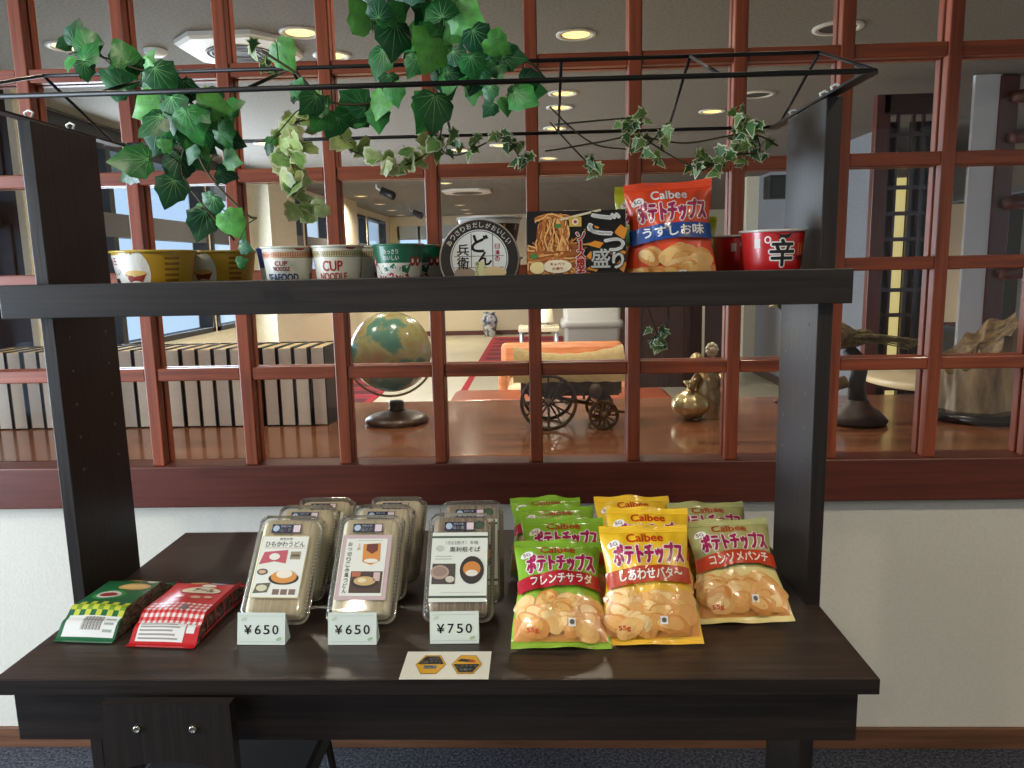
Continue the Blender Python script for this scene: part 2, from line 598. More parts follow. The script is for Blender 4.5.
# front-room window on the left (its glow is mirrored in the lattice panes)
for i, (a, b, c0, c1) in enumerate([(-0.92, 1.5, 0.35, 2.25), (-1.35, -0.95, 0.35, 0.95)]):
    w8 = thing('window_%d' % (8 if i == 0 else 12), 'front-room window on the left, ' + ('wide' if i == 0 else 'small and low'), 'window', (-3.6, a, 0)); w8['kind'] = 'structure'
    FRW = pm((214, 218, 220), 0.4)
    mb = MB()
    for k in range(3 if i == 0 else 2):
        y = k * (b - a - .06) / (2 if i == 0 else 1)
        mb.box((0.0, y, c0), (0.1, y + 0.06, c1), FRW)
    for z in ((c0, 1.3, c1 - .06) if i == 0 else (c0, c1 - .05)):
        mb.box((0.0, 0, z), (0.1, b - a, z + 0.05), FRW)
    mb.part('window_frame', w8)
    mb = MB(); mb.add([(0.05, 0, c0), (0.05, b - a, c0), (0.05, b - a, c1), (0.05, 0, c1)], [(0, 1, 2, 3)], GLASS); mb.part('window_pane', w8)

# ================================================================== DISPLAY TABLE WITH SHELF
dt = thing('display_table', 'black-brown wooden display table with two uprights and a shelf across', 'table', (0, 0, 0))
mb = MB(); mb.box((-0.8810, 1.0900, T - 0.0255), (0.5158, 1.7625, T), TOPW, 0.0015)
mb.part('table_top', dt)
mb = MB(); mb.box((-0.8826, 1.0883, T - 0.0257), (0.5174, 1.0899, T - 0.0006), BLK['x'])
mb.box((0.51585, 1.0899, T - 0.0257), (0.5174, 1.7625, T - 0.0006), BLK['y'])
mb.box((-0.8826, 1.0899, T - 0.0257), (-0.88105, 1.7625, T - 0.0006), BLK['y'])
mb.part('edge_band', dt)
mb = MB()
mb.box((-0.875, 1.12, T - 0.126), (0.50, 1.142, T - 0.0256), BLK['x'], 0.002); mb.part('apron', dt)
mb = MB()
mb.box((-0.875, 1.70, T - 0.1), (0.485, 1.72, T - 0.0256), BLK['x']); mb.part('rear_rail', dt)
for nm, x0, x1 in (('upright', -0.906, -0.8815), ('upright', 0.4926, 0.5195)):
    mb = MB(); mb.box((x0, 1.3437, 0), (x1, 1.5447, 1.6225), BLK['z'], 0.0015)
    xi = x1 if x0 < 0 else x0
    for z in [0.98 + 0.032 * k for k in range(0, 9, 2)]:
        for y in (1.385, 1.505):
            mb.lathe([(0.0, 0.0), (0.0028, 0.0), (0.0028, 0.0006), (0, 0.0006)], pm((120, 118, 112), 0.4, 0.6), 10, Matrix.Translation((xi, y, z)) @ Matrix.Rotation(PI / 2 if x0 < 0 else -PI / 2, 4, 'Y'))
    mb.part('upright', dt)
mb = MB()
mb.box((-0.9617, 1.322, T + 0.5624), (0.5431, 1.3432, T + 0.6226), BLK['x'], 0.0015)
mb.part('shelf_front_board', dt)
mb = MB(); mb.box((-0.8812, 1.3433, T + 0.5626), (0.4923, 1.66, T + 0.5775), BLK['x']); mb.part('shelf_board', dt)
SZ = T + 0.5775     # shelf surface

# wire rack lying across the uprights
wr = thing('wire_rack', 'black welded wire rack lying across the tops of the uprights', 'rack', (0, 0, 1.626))
mb = MB()
mb.tube([(-1.12, 1.208, 0.0045), (0.514, 1.208, 0.0045)], 0.0042, WIRE); mb.part('front_wire', wr)
mb = MB(); mb.tube([(-0.915, 1.448, 0.094), (0.514, 1.448, 0.094)], 0.0038, WIRE); mb.part('ridge_wire', wr)
mb = MB(); mb.tube([(-0.94, 1.676, 0.0045), (0.505, 1.676, 0.0045)], 0.0038, WIRE); mb.part('back_wire', wr)
for i, x in enumerate([-0.915, -0.68, -0.447, -0.18, 0.05, 0.283, 0.514]):
    mb = MB()
    mb.tube([(x, 1.448, 0.094), (x, 1.676, 0.0045)], 0.0030, WIRE)
    if i in (0, 1, 2, 5, 6):
        mb.tube([(x, 1.448, 0.094), (x - (0.1 if i == 0 else 0.0), 1.208, 0.0045)], 0.0030, WIRE)
    mb.part('cross_wire', wr)
for x in (-0.905, 0.505):
    mb = MB(); mb.box((x - 0.011, 1.205, -0.0005), (x + 0.011, 1.68, 0.0035), WIRE); mb.part('side_strip', wr)
for x, ys in ((-0.893, (1.36, 1.48)), (0.505, (1.34, 1.39, 1.55))):
    for y in ys:
        mb = MB(); mb.tube([(x - 0.004, y, 0.002), (x - 0.008, y, 0.011), (x, y, 0.015), (x + 0.008, y, 0.011), (x + 0.004, y, 0.003)], 0.0022, pm((226, 226, 220), 0.4), 6)
        mb.part('cable_clip', wr, 'small white plastic clip')

# chair tucked under the table: its bolted back panel shows in front of the apron
ch = thing('chair', 'dark wooden chair with bolted back panel pushed against the table front', 'chair', (-0.590, 1.07, 0.003))
bm_pts = []
mb = MB()
N = 16
top, botc = 0.6865, 0.50
xs = [-0.103 + 0.206 * k / N for k in range(N + 1)]
vs = []
for y in (-0.011, 0.009):
    for x in xs:
        vs.append((x * 1.0, y, top))
    for x in xs:
        zb = 0.588 - 0.020 * (x / 0.094) ** 2 if abs(x) < 0.094 else botc
        vs.append((x * 1.03, y, zb))
n1 = N + 1
fs = []
for k in range(N):
    fs.append((n1 + k, n1 + k + 1, k + 1, k))
    fs.append((2 * n1 + k, 2 * n1 + k + 1, 3 * n1 + k + 1, 3 * n1 + k))
    fs.append((k, k + 1, 2 * n1 + k + 1, 2 * n1 + k))
    fs.append((n1 + k + 1, n1 + k, 3 * n1 + k, 3 * n1 + k + 1))
fs.append((0, 2 * n1, 3 * n1, n1)); fs.append((N, n1 + N, 3 * n1 + N, 2 * n1 + N))
mb.add(vs, fs, BLK['z']); bp_ = mb.part('backrest', ch)
for x in (-0.046, 0.043):
    mb = MB()
    mb.lathe([(0.0, 0.0), (0.0062, 0.0), (0.0058, 0.003), (0.0034, 0.0042), (0.0032, 0.002), (0, 0.002)], pm((178, 178, 170), 0.28, 0.9), 18, Matrix.Translation((x, -0.011, 0.6455)) @ Matrix.Rotation(PI / 2, 4, 'X'))
    mb.part('bolt', bp_, 'silver hex bolt')
mb = MB(); mb.box((-0.16, 0.02, 0.40), (0.16, 0.34, 0.44), pm((30, 28, 28), 0.6), 0.012); mb.part('seat', ch)
for x, y in ((-0.15, 0.03), (0.15, 0.03), (-0.15, 0.33), (0.15, 0.33)):
    mb = MB(); mb.tube([(x * 0.95, y, 0.40), (x * 1.2, y + (0.03 if y > .1 else -.02), 0.004)], 0.009, WIRE); mb.part('leg', ch)
for x in (-0.097, 0.097):
    mb = MB(); mb.tube([(x, 0.0, 0.51), (x * 1.1, 0.02, 0.43)], 0.008, WIRE); mb.part('back_post', ch)

# ================================================================== CHIP BAGS
BW, BH = 0.164, 0.207
def bag_half(v):
    return BW / 2 * (0.985 - 0.12 * math.exp(-((v - 0.60) / 0.30) ** 2) + 0.045 * (1 - v) ** 3)
def bag_thick(u, v, seed):
    a = max(0.0, 1 - abs(2 * u - 1) ** 2.3) ** 0.75
    b = max(0.0, math.sin(PI * min(max(v, 0), 1))) ** 0.55
    t = 0.0285 * a * b
    e = math.exp(-v / 0.07) + math.exp(-(1 - v) / 0.09)
    t += 0.0034 * e * b * math.sin(2 * PI * (u * 5.3 + seed)) * a
    t += 0.0019 * math.sin(9 * u + 14 * v + seed * 7) * a * b + 0.0012 * math.sin(21 * u - 9 * v + seed * 3) * a * b
    t += 0.0026 * math.exp(-((u - v * .35 - .62) / .05) ** 2) * math.exp(-((v - .82) / .2) ** 2) * b - 0.003 * math.exp(-((u + v * .5 - .55) / .06) ** 2) * b * a
    return t
def bag_front(seed, H0=0.012, H1=BH - 0.013):
    def fmap(x, z, off=0.0):
        v = (z - H0) / (H1 - H0)
        v = min(max(v, 0), 1)
        W = bag_half(v)
        u = min(max(0.5 + x / (2 * W), 0.0), 1.0)
        return (x, -bag_thick(u, v, seed) - off, z)
    return fmap

CHIPC = [pm(c, 0.3, coat=0.4) for c in ((226, 162, 88), (232, 176, 104), (218, 146, 74), (236, 190, 120))]
CHIPHI = [pm(c, 0.3, coat=0.4) for c in ((236, 186, 112), (242, 204, 140), (230, 170, 96))]
def chip_heap(mb, fm, rng, x0, x1, z0, z1, n, off):
    for k in range(n):
        cx, cz = rng.uniform(x0, x1), z0 + (z1 - z0) * (1 - (k + rng.random()) / n)
        r = rng.uniform(0.016, 0.025)
        rot = rng.uniform(-.6, .6)
        put_ellipse(mb, fm, cx, cz, r, r * 0.72, rng.choice(CHIPC), off, rot, 16, 0.12)
        off += 0.00012
        put_ellipse(mb, fm, cx - r * .15, cz + r * .16, r * .72, r * .45, rng.choice(CHIPHI), off, rot, 14, 0.15)
        off += 0.00012
    return off

def chip_bag(label, body, lower, brandc, bandc, flavour, bandtxt, seed, tint=None, back=(190, 180, 150), loose=False):
    root = thing('chip_bag', label, 'snack bag', group=None)
    rng = random.Random(seed * 31 + 5)
    bodym = pm(body, 0.30, coat=0.55)
    lowm = pm(lower, 0.30, coat=0.55)
    backm = pm(back, 0.3, coat=0.4)
    H0, H1 = 0.012, BH - 0.013
    mb = MB()
    def fr(u, v):
        W = bag_half(v)
        return ((2 * u - 1) * W, -bag_thick(u, v, seed), H0 + (H1 - H0) * v)
    def bk(u, v):
        W = bag_half(v)
        return ((1 - 2 * u) * W, bag_thick(1 - u, v, seed + 3) * 0.9, H0 + (H1 - H0) * v)
    mb.grid(fr, 72, 88, bodym, True, None, lambda u, v: lowm if v < 0.46 else bodym)
    mb.grid(bk, 24, 30, bodym, True, None, lambda u, v: bodym)
    fm = bag_front(seed)
    wht = pm((244, 240, 232), 0.35, coat=.4)
    # printed chips, flavour band, names
    off = 0.0006
    tanm = pm((222, 152, 82), 0.3, coat=.5)
    put_rect(mb, fm, -0.0795, 0.0795, 0.0125, 0.052, tanm, off, 40, 12)
    off += 0.0002
    off = chip_heap(mb, fm, rng, -0.062, 0.062, 0.024, 0.078, 30, off)
    off += 0.0002
    bm_ = pm(bandc, 0.32, coat=.5)
    put_rect(mb, fm, -0.073, 0.073, 0.098, 0.126, bm_, off, 26, 4, 0.05, lambda x: 0.004 * math.cos(x * 24) - 0.003)
    put_text(mb, fm, bandtxt, 0.004, 0.113, 0.108, 0.0185, wht, off + 0.0005, 0.035, 0, 0.04)
    magenta = pm((164, 26, 84), 0.35, coat=.4)
    put_text(mb, fm, 'Calbee', 0.0, 0.1815, 0.064, 0.0165, pm(brandc, 0.35, coat=.4), 0.0008, 0.028)
    put_text(mb, fm, 'ポテトチップス', 0.004, 0.151, 0.120, 0.037, magenta, 0.0008, 0.085, 0, 0.03, wht, 0.05)
    put_ellipse(mb, fm, -0.056, 0.171, 0.011, 0.0075, wht, 0.0004, 0.4, 14, 0.15)
    put_text(mb, fm, '5G', -0.056, 0.171, 0.013, 0.007, pm((120, 60, 70), 0.4), 0.0007, 0.02, 0, 0.2)
    put_rect(mb, fm, 0.012, 0.025, 0.030, 0.043, wht, off + 0.0003)
    put_ellipse(mb, fm, 0.0185, 0.0365, 0.004, 0.004, pm((90, 90, 90), 0.4), off + 0.0006)
    put_text(mb, fm, '55g', -0.048, 0.025, 0.020, 0.009, pm((205, 70, 40), 0.4), off + 0.0004, 0.03)
    mb.part('pouch', root)
    # crimped seals
    def crimp(z0, z1, W, sgn):
        m2 = MB()
        def sf(side):
            def fn(u, v):
                x = (2 * u - 1) * W
                yy = 0.0011 * math.sin(v * PI * 8) + (0.004 * math.sin(u * 7 + seed) + 0.0022 * math.sin(u * 15 + seed * 2)) * (v if sgn > 0 else (1 - v))
                return (x, yy - side * 0.0004 - (0.006 * (1 - v) if sgn < 0 else 0), z0 + (z1 - z0) * v + 0.0012 * math.sin(u * 11 + seed) * (v if sgn > 0 else 0))
            return fn
        m2.grid(sf(1), 30, 12, bodym if sgn > 0 or lower == body else lowm, True)
        m2.grid(sf(-1), 30, 12, bodym if sgn > 0 or lower == body else lowm, True)
        return m2
    crimp(BH - 0.0132, BH, BW / 2 * .965, 1).part('top_seal', root)
    crimp(0.0, 0.0122, BW / 2 * 1.03, -1).part('bottom_seal', root)
    return root

GREENB, GREENL = (132, 178, 48), (150, 186, 62)
YEL, YELL = (240, 194, 44), (238, 186, 58)
OLV, OLVL = (176, 174, 112), (238, 220, 150)
REDB = (226, 74, 36)
def lean(o, x, y, z, tilt, yaw=0.0, roll=0.0):
    o.rotation_euler = Euler((math.radians(-tilt), math.radians(roll), math.radians(yaw)), 'XYZ')
    o.location = (x, y, z)
TB = T + 0.001
g1 = chip_bag('bright green chip bag in front of the other green ones', GREENB, GREENL, (170, 48, 22), (176, 30, 44), 'g', 'フレンチサラダ', 1)
y1 = chip_bag('golden yellow chip bag standing foremost in the middle of the table', YEL, YELL, (190, 52, 22), (186, 62, 26), 'y', 'しあわせバタ〜', 2)
c1 = chip_bag('olive and cream chip bag in front, nearest the right-hand upright', OLV, OLVL, (176, 60, 26), (200, 66, 30), 'c', 'コンソメパンチ', 3)
lean(g1, 0.031, 1.179, TB, 51, 2, 1.5)
lean(y1, 0.187, 1.193, TB, 36, 0, -1)
lean(c1, 0.363, 1.267, TB, 47, 0, -2)
g2 = dup(g1, (0, 0, 0), (0, 0, 0), 'second green chip bag, right behind the front green one'); lean(g2, 0.046, 1.282, TB + .002, 47, 1, 0)
g3 = dup(g1, (0, 0, 0), (0, 0, 0), 'third green chip bag, only its top edge above the second'); lean(g3, 0.038, 1.386, TB + .002, 52, 2, 0)
g4 = dup(g1, (0, 0, 0), (0, 0, 0), 'rearmost green chip bag, peeking out at the left of the stack'); lean(g4, 0.020, 1.475, TB + .002, 56, 4, 1)
y2 = dup(y1, (0, 0, 0), (0, 0, 0), 'second yellow chip bag, behind the foremost yellow one'); lean(y2, 0.201, 1.300, TB + .002, 39, -3, 0)
y3 = dup(y1, (0, 0, 0), (0, 0, 0), 'rearmost yellow chip bag, its top edge against the sill'); lean(y3, 0.195, 1.403, TB + .002, 45, 1, 0)
c2 = dup(c1, (0, 0, 0), (0, 0, 0), 'rear olive chip bag behind the front olive one'); lean(c2, 0.345, 1.374, TB + .002, 48, 1, 0)
# bags on the shelf
r1 = chip_bag('red-orange chip bag standing on the upper shelf', REDB, REDB, (246, 240, 232), (32, 72, 142), 'r', 'うすしお味', 4)
lean(r1, 0.246, 1.395, SZ + .001, 8, -3, -2)
ly = chip_bag('lime-yellow chip bag hidden behind the red one, corner at its left', (196, 196, 40), (196, 196, 40), (60, 120, 40), (70, 130, 40), 'l', 'のりしお', 5)
lean(ly, 0.225, 1.52, SZ + .001, 6, 2, 3)
ly2 = dup(ly, (0, 0, 0), (0, 0, 0), 'lime-yellow chip bag lower behind the red one, corner at its right'); lean(ly2, 0.3, 1.6, SZ - .028, 4, -2, -2)
ly2.location.z = SZ + .001; ly2.scale = (1, 1, 0.72)

# ================================================================== NOODLE CUPS
def cup_map(prof):
    def rad(z):
        for (r0, z0), (r1, z1) in zip(prof[:-1], prof[1:]):
            if z0 <= z <= z1 and z1 > z0:
                return r0 + (r1 - r0) * (z - z0) / (z1 - z0)
        return prof[-1][0]
    R = max(p[0] for p in prof)
    def fm(x, z, off=0.0):
        r = rad(z)
        a = x / (R * 0.9) - PI / 2
        return ((r + off) * math.cos(a), (r + off) * math.sin(a), z)
    return fm

CUPW = pm((226, 224, 208), 0.4, coat=.3)
CRED = pm((176, 40, 40), 0.4)
def noodle_cup(label, kind, rt=0.0475, rb=0.034, h=0.106):
    root = thing('noodle_cup', label, 'noodle cup')
    side = [(rb, 0.0), (rb + (rt - rb) * 0.5, h * 0.5), (rt - 0.001, h - 0.006)]
    fm = cup_map(side)
    mb = MB()
    base = {'seafood': CUPW, 'plain': CUPW, 'chilli': CUPW, 'curry': pm((30, 62, 140), 0.4, coat=.3), 'red': pm((188, 28, 32), 0.35, coat=.4)}[kind]
    mb.lathe([(rb - 0.004, 0.003), (rb - 0.003, 0.0)] + side, base, 48, cap1=False)
    if kind in ('seafood', 'plain'):
        tick = pm((206, 122, 60), 0.4) if kind == 'seafood' else pm((150, 132, 60), 0.4)
        for zz in (0.083, 0.0925):
            put_rect(mb, fm, -0.13, 0.13, zz, zz + 0.0012, tick, 0.0003, 60, 1)
        for k in range(64):
            x = -0.128 + k * 0.004
            put_rect(mb, fm, x, x + 0.0026, 0.085, 0.0918, tick, 0.0003)
        for x in (0.0, -0.088, 0.088):
            if kind == 'seafood':
                put_text(mb, fm, 'CUP', x, 0.073, 0.022, 0.008, CRED, 0.0005, 0.03)
                put_text(mb, fm, 'NOODLE', x, 0.0635, 0.030, 0.0075, CRED, 0.0005, 0.03)
                put_text(mb, fm, 'SEAFOOD', x, 0.048, 0.060, 0.013, pm((26, 44, 104), 0.4), 0.0005, 0.04)
            else:
                put_text(mb, fm, 'CUP', x, 0.067, 0.036, 0.018, CRED, 0.0005, 0.03)
                put_text(mb, fm, 'NOODLE', x, 0.048, 0.052, 0.013, CRED, 0.0005, 0.03)
            put_ellipse(mb, fm, x + 0.033, 0.1, 0.009, 0.004, CRED, 0.0006)
        put_rect(mb, fm, -0.13, 0.13, 0.012, 0.02, tick, 0.0003, 60, 1)
    elif kind == 'chilli':
        gr, rd = pm((22, 104, 74), 0.4, coat=.3), pm((176, 36, 34), 0.4, coat=.3)
        put_rect(mb, fm, -0.13, 0.13, 0.070, 0.0995, gr, 0.0003, 60, 3)
        for x in (-0.006, 0.085, -0.095):
            put_text(mb, fm, 'あっさり', x, 0.090, 0.026, 0.0085, WHITE, 0.0006, 0.02)
            put_text(mb, fm, 'おいしい', x, 0.079, 0.028, 0.0085, WHITE, 0.0006, 0.02)
            put_poly(mb, fm, [(x - .034, .069), (x - .014, .060), (x + .004, .069), (x + .026, .064), (x + .036, .068), (x + .03, .05), (x - .024, .05)], gr, 0.0005)
            put_text(mb, fm, 'Chilli', x, 0.0585, 0.036, 0.0125, WHITE, 0.0008, 0.04)
            put_poly(mb, fm, [(x - .032, .036), (x - .028, .049), (x, .053), (x + .03, .050), (x + .036, .036)], rd, 0.0007)
            put_text(mb, fm, 'TOMATO', x, 0.0445, 0.050, 0.009, WHITE, 0.001, 0.04)
            for q in (0.0385, 0.0505):
                put_ellipse(mb, fm, x + q, 0.072, 0.0055, 0.0085, rd, 0.0009)
                put_ellipse(mb, fm, x + q, 0.073, 0.0025, 0.004, WHITE, 0.0012)
        put_rect(mb, fm, -0.13, 0.13, 0.01, 0.03, gr, 0.0003, 60, 1)
    elif kind == 'curry':
        put_text(mb, fm, 'カップ', 0.0, 0.088, 0.03, 0.01, WHITE, 0.0005, 0.03)
        put_text(mb, fm, 'ヌードル', 0.0, 0.075, 0.034, 0.01, WHITE, 0.0005, 0.03)
        put_rect(mb, fm, -0.13, 0.13, 0.042, 0.066, CUPW, 0.0004, 60, 1)
        put_text(mb, fm, 'CUP', 0.0, 0.054, 0.03, 0.012, CRED, 0.0007, 0.03)
    mb.part('cup', root)
    lidm = {'seafood': CUPW, 'plain': CUPW, 'chilli': pm((40, 116, 88), 0.35, coat=.3), 'curry': pm((36, 70, 150), 0.4)}.get(kind, CUPW)
    mb = MB()
    mb.lathe([(rt - 0.001, h - 0.0062), (rt + 0.0012, h - 0.005), (rt + 0.0014, h - 0.003), (rt, h - 0.0018), (rt - 0.004, h - 0.0022), (rt * 0.5, h - 0.001), (0, h - 0.0008)], lidm, 48, cap0=False)
    fl = lambda x, y, off=0.0: (x, y, h - 0.0015 + off)
    mb.add([(rt * 0.8, -rt * 0.62, h - 0.003), (rt * 1.02, -rt * 0.3, h - 0.003), (rt * 1.02, -rt * 0.62, h - 0.006)], [(0, 1, 2)], CRED)
    put_ellipse(mb, fl, -0.01, 0.0, 0.02, 0.012, CRED, 0.001)
    mb.part('lid', root)
    return root

c = noodle_cup('white noodle cup with orange stripe and navy seafood lettering', 'seafood'); c.location = (-0.462, 1.405, SZ + .0005)
c = noodle_cup('white noodle cup with large red letters, beside the navy seafood one', 'plain'); c.location = (-0.369, 1.405, SZ + .0005); pl = c
c2_ = dup(pl, (-0.325, 1.502, SZ + .0005), (0, 0, 0.9), 'white noodle cup with green-gold stripe tucked behind the big-lettered one')
c = noodle_cup('green and white noodle cup with red tomato lettering', 'chilli'); c.location = (-0.2555, 1.405, SZ + .0005); cl = c
dup(cl, (-0.221, 1.503, SZ + .0005), (0, 0, -0.35), 'green and white noodle cup mostly hidden behind the tomato one')
c = noodle_cup('dark blue noodle cup behind the navy seafood one', 'curry'); c.location = (-0.505, 1.497, SZ + .0005)

# --- bowls
def noodle_bowl(name, label, kind, rt, rb, h):
    root = thing(name, label, 'noodle bowl')
    side = [(rb, 0.0), (rb + (rt - rb) * .55, h * .5), (rt - .002, h - .006)]
    fm = cup_map(side)
    mb = MB()
    col = {'yellow': pm((204, 160, 40), 0.38, coat=.3), 'red': pm((190, 26, 30), 0.33, coat=.5), 'udon': pm((232, 230, 224), 0.4, coat=.2)}[kind]
    mb.lathe([(rb - .006, .004), (rb - .004, 0)] + side, col, 56, cap1=False)
    if kind == 'yellow':
        wh = pm((232, 230, 222), 0.38, coat=.3)
        put_rect(mb, fm, -0.104, -0.030, 0.004, h - .01, wh, .0003, 16, 4)
        put_text(mb, fm, 'おいしい', -0.058, 0.064, 0.044, 0.013, INK, .0006, .02)
        put_text(mb, fm, 'らぁ王', -0.060, 0.083, 0.036, 0.013, pm((160, 40, 70), .4), .0006, .02)
        put_rect(mb, fm, -0.072, -0.046, 0.044, 0.052, pm((40, 42, 44), .4), .0006, 6, 1)
        put_ellipse(mb, fm, -0.008, 0.060, 0.029, 0.044, wh, .0005)
        # a plain bowl of noodles is printed in the oval
        put_poly(mb, fm, [(-.026, .060), (.014, .060), (.006, .045), (-.018, .045)], pm((150, 52, 36), .4), .0008)
        put_ellipse(mb, fm, -.006, .061, .019, .005, pm((226, 190, 110), .4), .0011)
        gd = pm((140, 96, 26), .4)
        for k in range(5):
            put_rect(mb, fm, 0.044, 0.070, 0.045 + .01 * k, 0.0495 + .01 * k, gd, .0004, 6, 1)
    elif kind == 'red':
        wh = pm((236, 232, 226), .4)
        put_text(mb, fm, '辛', 0.0, 0.0735, 0.040, 0.046, INK, .0006, .03, 0, 0, wh, .05)
        put_text(mb, fm, '라면', 0.038, 0.064, 0.020, 0.010, INK, .0006, .03)
        put_rect(mb, fm, -0.046, -0.036, h - .034, h - .018, pm((210, 204, 190), .4), .0005)
        put_ellipse(mb, fm, -0.024, h - .020, .0055, .0065, wh, .0005)
        put_ellipse(mb, fm, -0.024, h - .020, .003, .004, pm((190, 26, 30), .4), .0008)
        put_poly(mb, fm, [(-.022, h - .0065), (.024, h - .0065), (.008, h - .017), (-.006, h - .019)], INK, .0004)
        gd = pm((206, 120, 70), .4)
        for k in range(4):
            put_rect(mb, fm, 0.03 + .008 * k, 0.034 + .008 * k, .068, .09, gd, .0004)
    else:
        br = pm((66, 48, 42), .4)
        put_rect(mb, fm, -0.16, 0.16, h * .25, h * .8, br, .0003, 60, 2)
        for k in range(10):
            put_rect(mb, fm, -0.15 + .03 * k, -0.145 + .03 * k, h * .28, h * .78, pm((196, 150, 90), .4), .0006)
    mb.part('bowl', root)
    rim = {'yellow': pm((204, 172, 60), .35, coat=.3), 'red': pm((214, 208, 196), .3, .3), 'udon': WHITE}[kind]
    mb = MB()
    mb.lathe([(rt - .002, h - .0062), (rt + .0015, h - .0055), (rt + .002, h - .003), (rt, h - .0015), (rt * .6, h - .001), (0, h)], rim, 56, cap0=False)
    mb.part('lid', root)
    return root, fm

yb, _ = noodle_bowl('noodle_bowl', 'yellow and white instant noodle bowl nearest the left upright', 'yellow', .0745, .055, .104)
yb.location = (-.723, 1.420, SZ + .0005); yb.rotation_euler = (0, 0, math.radians(2))
dup(yb, (-.656, 1.555, SZ + .0005), (0, 0, math.radians(-1)), 'yellow instant noodle bowl half hidden behind the other yellow one')
rb_, _ = noodle_bowl('noodle_bowl', 'large red noodle bowl with black character, next to the right upright', 'red', .0575, .043, .116)
rb_.location = (.4285, 1.408, SZ + .0005); rb_.rotation_euler = (0, 0, math.radians(3))
ro = dup(rb_, (.398, 1.515, SZ + .0005), (0, 0, math.radians(20)), 'smaller-looking red noodle bowl half hidden behind the front red one')
ro.scale = (.92, .92, .96)

# udon bowl tipped on its side so that the round lid faces out; two more bowls stacked behind
ub = thing('udon_bowl', 'black and white udon bowl tipped up so its round lid faces out', 'noodle bowl', (-.106, 1.405, SZ + .0752), (math.radians(-9), 0, 0))
mb = MB()
RX = Matrix.Rotation(PI / 2, 4, 'X')      # +z of the profile points to -y
R0 = .0735
mb.lathe([(R0 * .66, -.062), (R0 * .70, -.066), (R0 * .95, -.006)], pm((60, 50, 46), .4, coat=.3), 56, RX, True, False)
mb.part('bowl', ub)
mb = MB()
DK = pm((40, 34, 32), .35, coat=.4)
mb.lathe([(R0 * .95, -.006), (R0 + .001, -.004), (R0 + .001, -.001), (R0 - .002, 0.0), (0, 0.0)], pm((176, 170, 160), .4), 64, RX, False)
fl = lambda x, z, off=0.0: (x, -off - .0002, z)
put_ring(mb, fl, 0, 0, .0535, .0715, DK, .0003)
put_ellipse(mb, fl, 0, 0, .0535, .0535, pm((222, 224, 220), .4), .0003, n=48)
put_ring(mb, fl, 0, 0, .0505, .0517, DK, .0006)
for k, chx in enumerate('あっさりおだしがおいしい'):
    a = math.radians(152 - k * 11.1)
    put_text(mb, fl, chx, .0622 * math.cos(a), .0622 * math.sin(a), .0085, .0095, pm((232, 228, 216), .4), .0008, .02, 0, a - PI / 2)
put_text(mb, fl, 'ど', .001, .028, .028, .032, INK, .0008, .035, 0, -.1)
put_text(mb, fl, 'ん', .010, .000, .026, .024, INK, .0008, .03, 0, -.1)
put_text(mb, fl, '兵', -.030, .016, .022, .021, INK, .0008, .02)
put_text(mb, fl, '衛', -.030, -.008, .022, .022, INK, .0008, .02)
for k, chx in enumerate('日清の'):
    put_text(mb, fl, chx, .0335, .022 - .0115 * k, .0085, .009, pm((196, 34, 60), .4), .0008, .02)
for x in (-.015, .0245):
    put_rect(mb, fl, x, x + .0012, -.016, .046, INK, .0006)
for z in (-.017, .004):
    put_rect(mb, fl, -.046, .046, z, z + .001, INK, .0005)
put_ellipse(mb, fl, .026, -.026, .024, .011, pm((214, 190, 140), .4), .0007)
put_ellipse(mb, fl, -.026, -.028, .022, .012, pm((150, 130, 110), .4), .0007, wob=.1)
put_rect(mb, fl, -.008, .010, -.038, -.006, pm((206, 204, 150), .4), .001)
for k, chx in enumerate('揚げたて'):
    put_text(mb, fl, chx, -.004, -.010 - .0075 * k, .006, .006, INK, .0013, .0)
mb.part('lid', ub)
uh, _ = noodle_bowl('udon_bowl', 'upper white and brown udon bowl of the two stacked behind the tipped one', 'udon', .0655, .047, .080)
uh.location = (-.096, 1.572, SZ + .0005 + .0803)
dup(uh, (-.096, 1.572, SZ + .0005), (0, 0, .4), 'lower udon bowl of the two stacked behind the tipped one')

# ================================================================== FRIED-NOODLE BOX
yx = thing('fried_noodle_pack', 'black square fried noodle pack with big white brush lettering', 'noodle pack', (.071, 1.375, SZ + .001), (math.radians(-8), 0, math.radians(-2)))
W2, H2, D2 = .0895, .158, .052
mb = MB()
mb.box((-W2 + .006, .002, .004), (W2 - .006, D2, H2 - .004), pm((38, 32, 30), .35, coat=.4), .008)
mb.part('tray', yx)
mb = MB()
mb.box((-W2, -.002, 0), (W2, .004, H2), pm((28, 25, 24), .3, coat=.5), .0015)
fy = lambda x, z, off=0.0: (x, -.0022 - off, z)
rng = random.Random(5)
NOOD = [pm(c, .35, coat=.3) for c in ((196, 122, 58), (222, 156, 84), (168, 92, 40), (232, 178, 110), (140, 74, 34))]
put_poly(mb, fy, [(-.088, .002), (.02, .002), (.012, .09), (-.02, .11), (-.06, .105), (-.088, .09)], pm((150, 86, 40), .4), .0002)
o_ = .0004
for k in range(90):
    x = rng.uniform(-.084, .006); z = rng.uniform(.03, .10)
    a = rng.uniform(-.6, .6) + (PI if rng.random() < .5 else 0)
    L = rng.uniform(.02, .04); cv = rng.uniform(-40, 40)
    pts = []
    px, pz = x, z
    for q in range(9):
        pts.append((min(max(px, -.087), .03), min(max(pz, .003), .118)))
        px += math.cos(a) * L / 8; pz += math.sin(a) * L / 8
        a += cv * L / 8
    put_line(mb, fy, pts, .0026, rng.choice(NOOD), o_); o_ += .00001
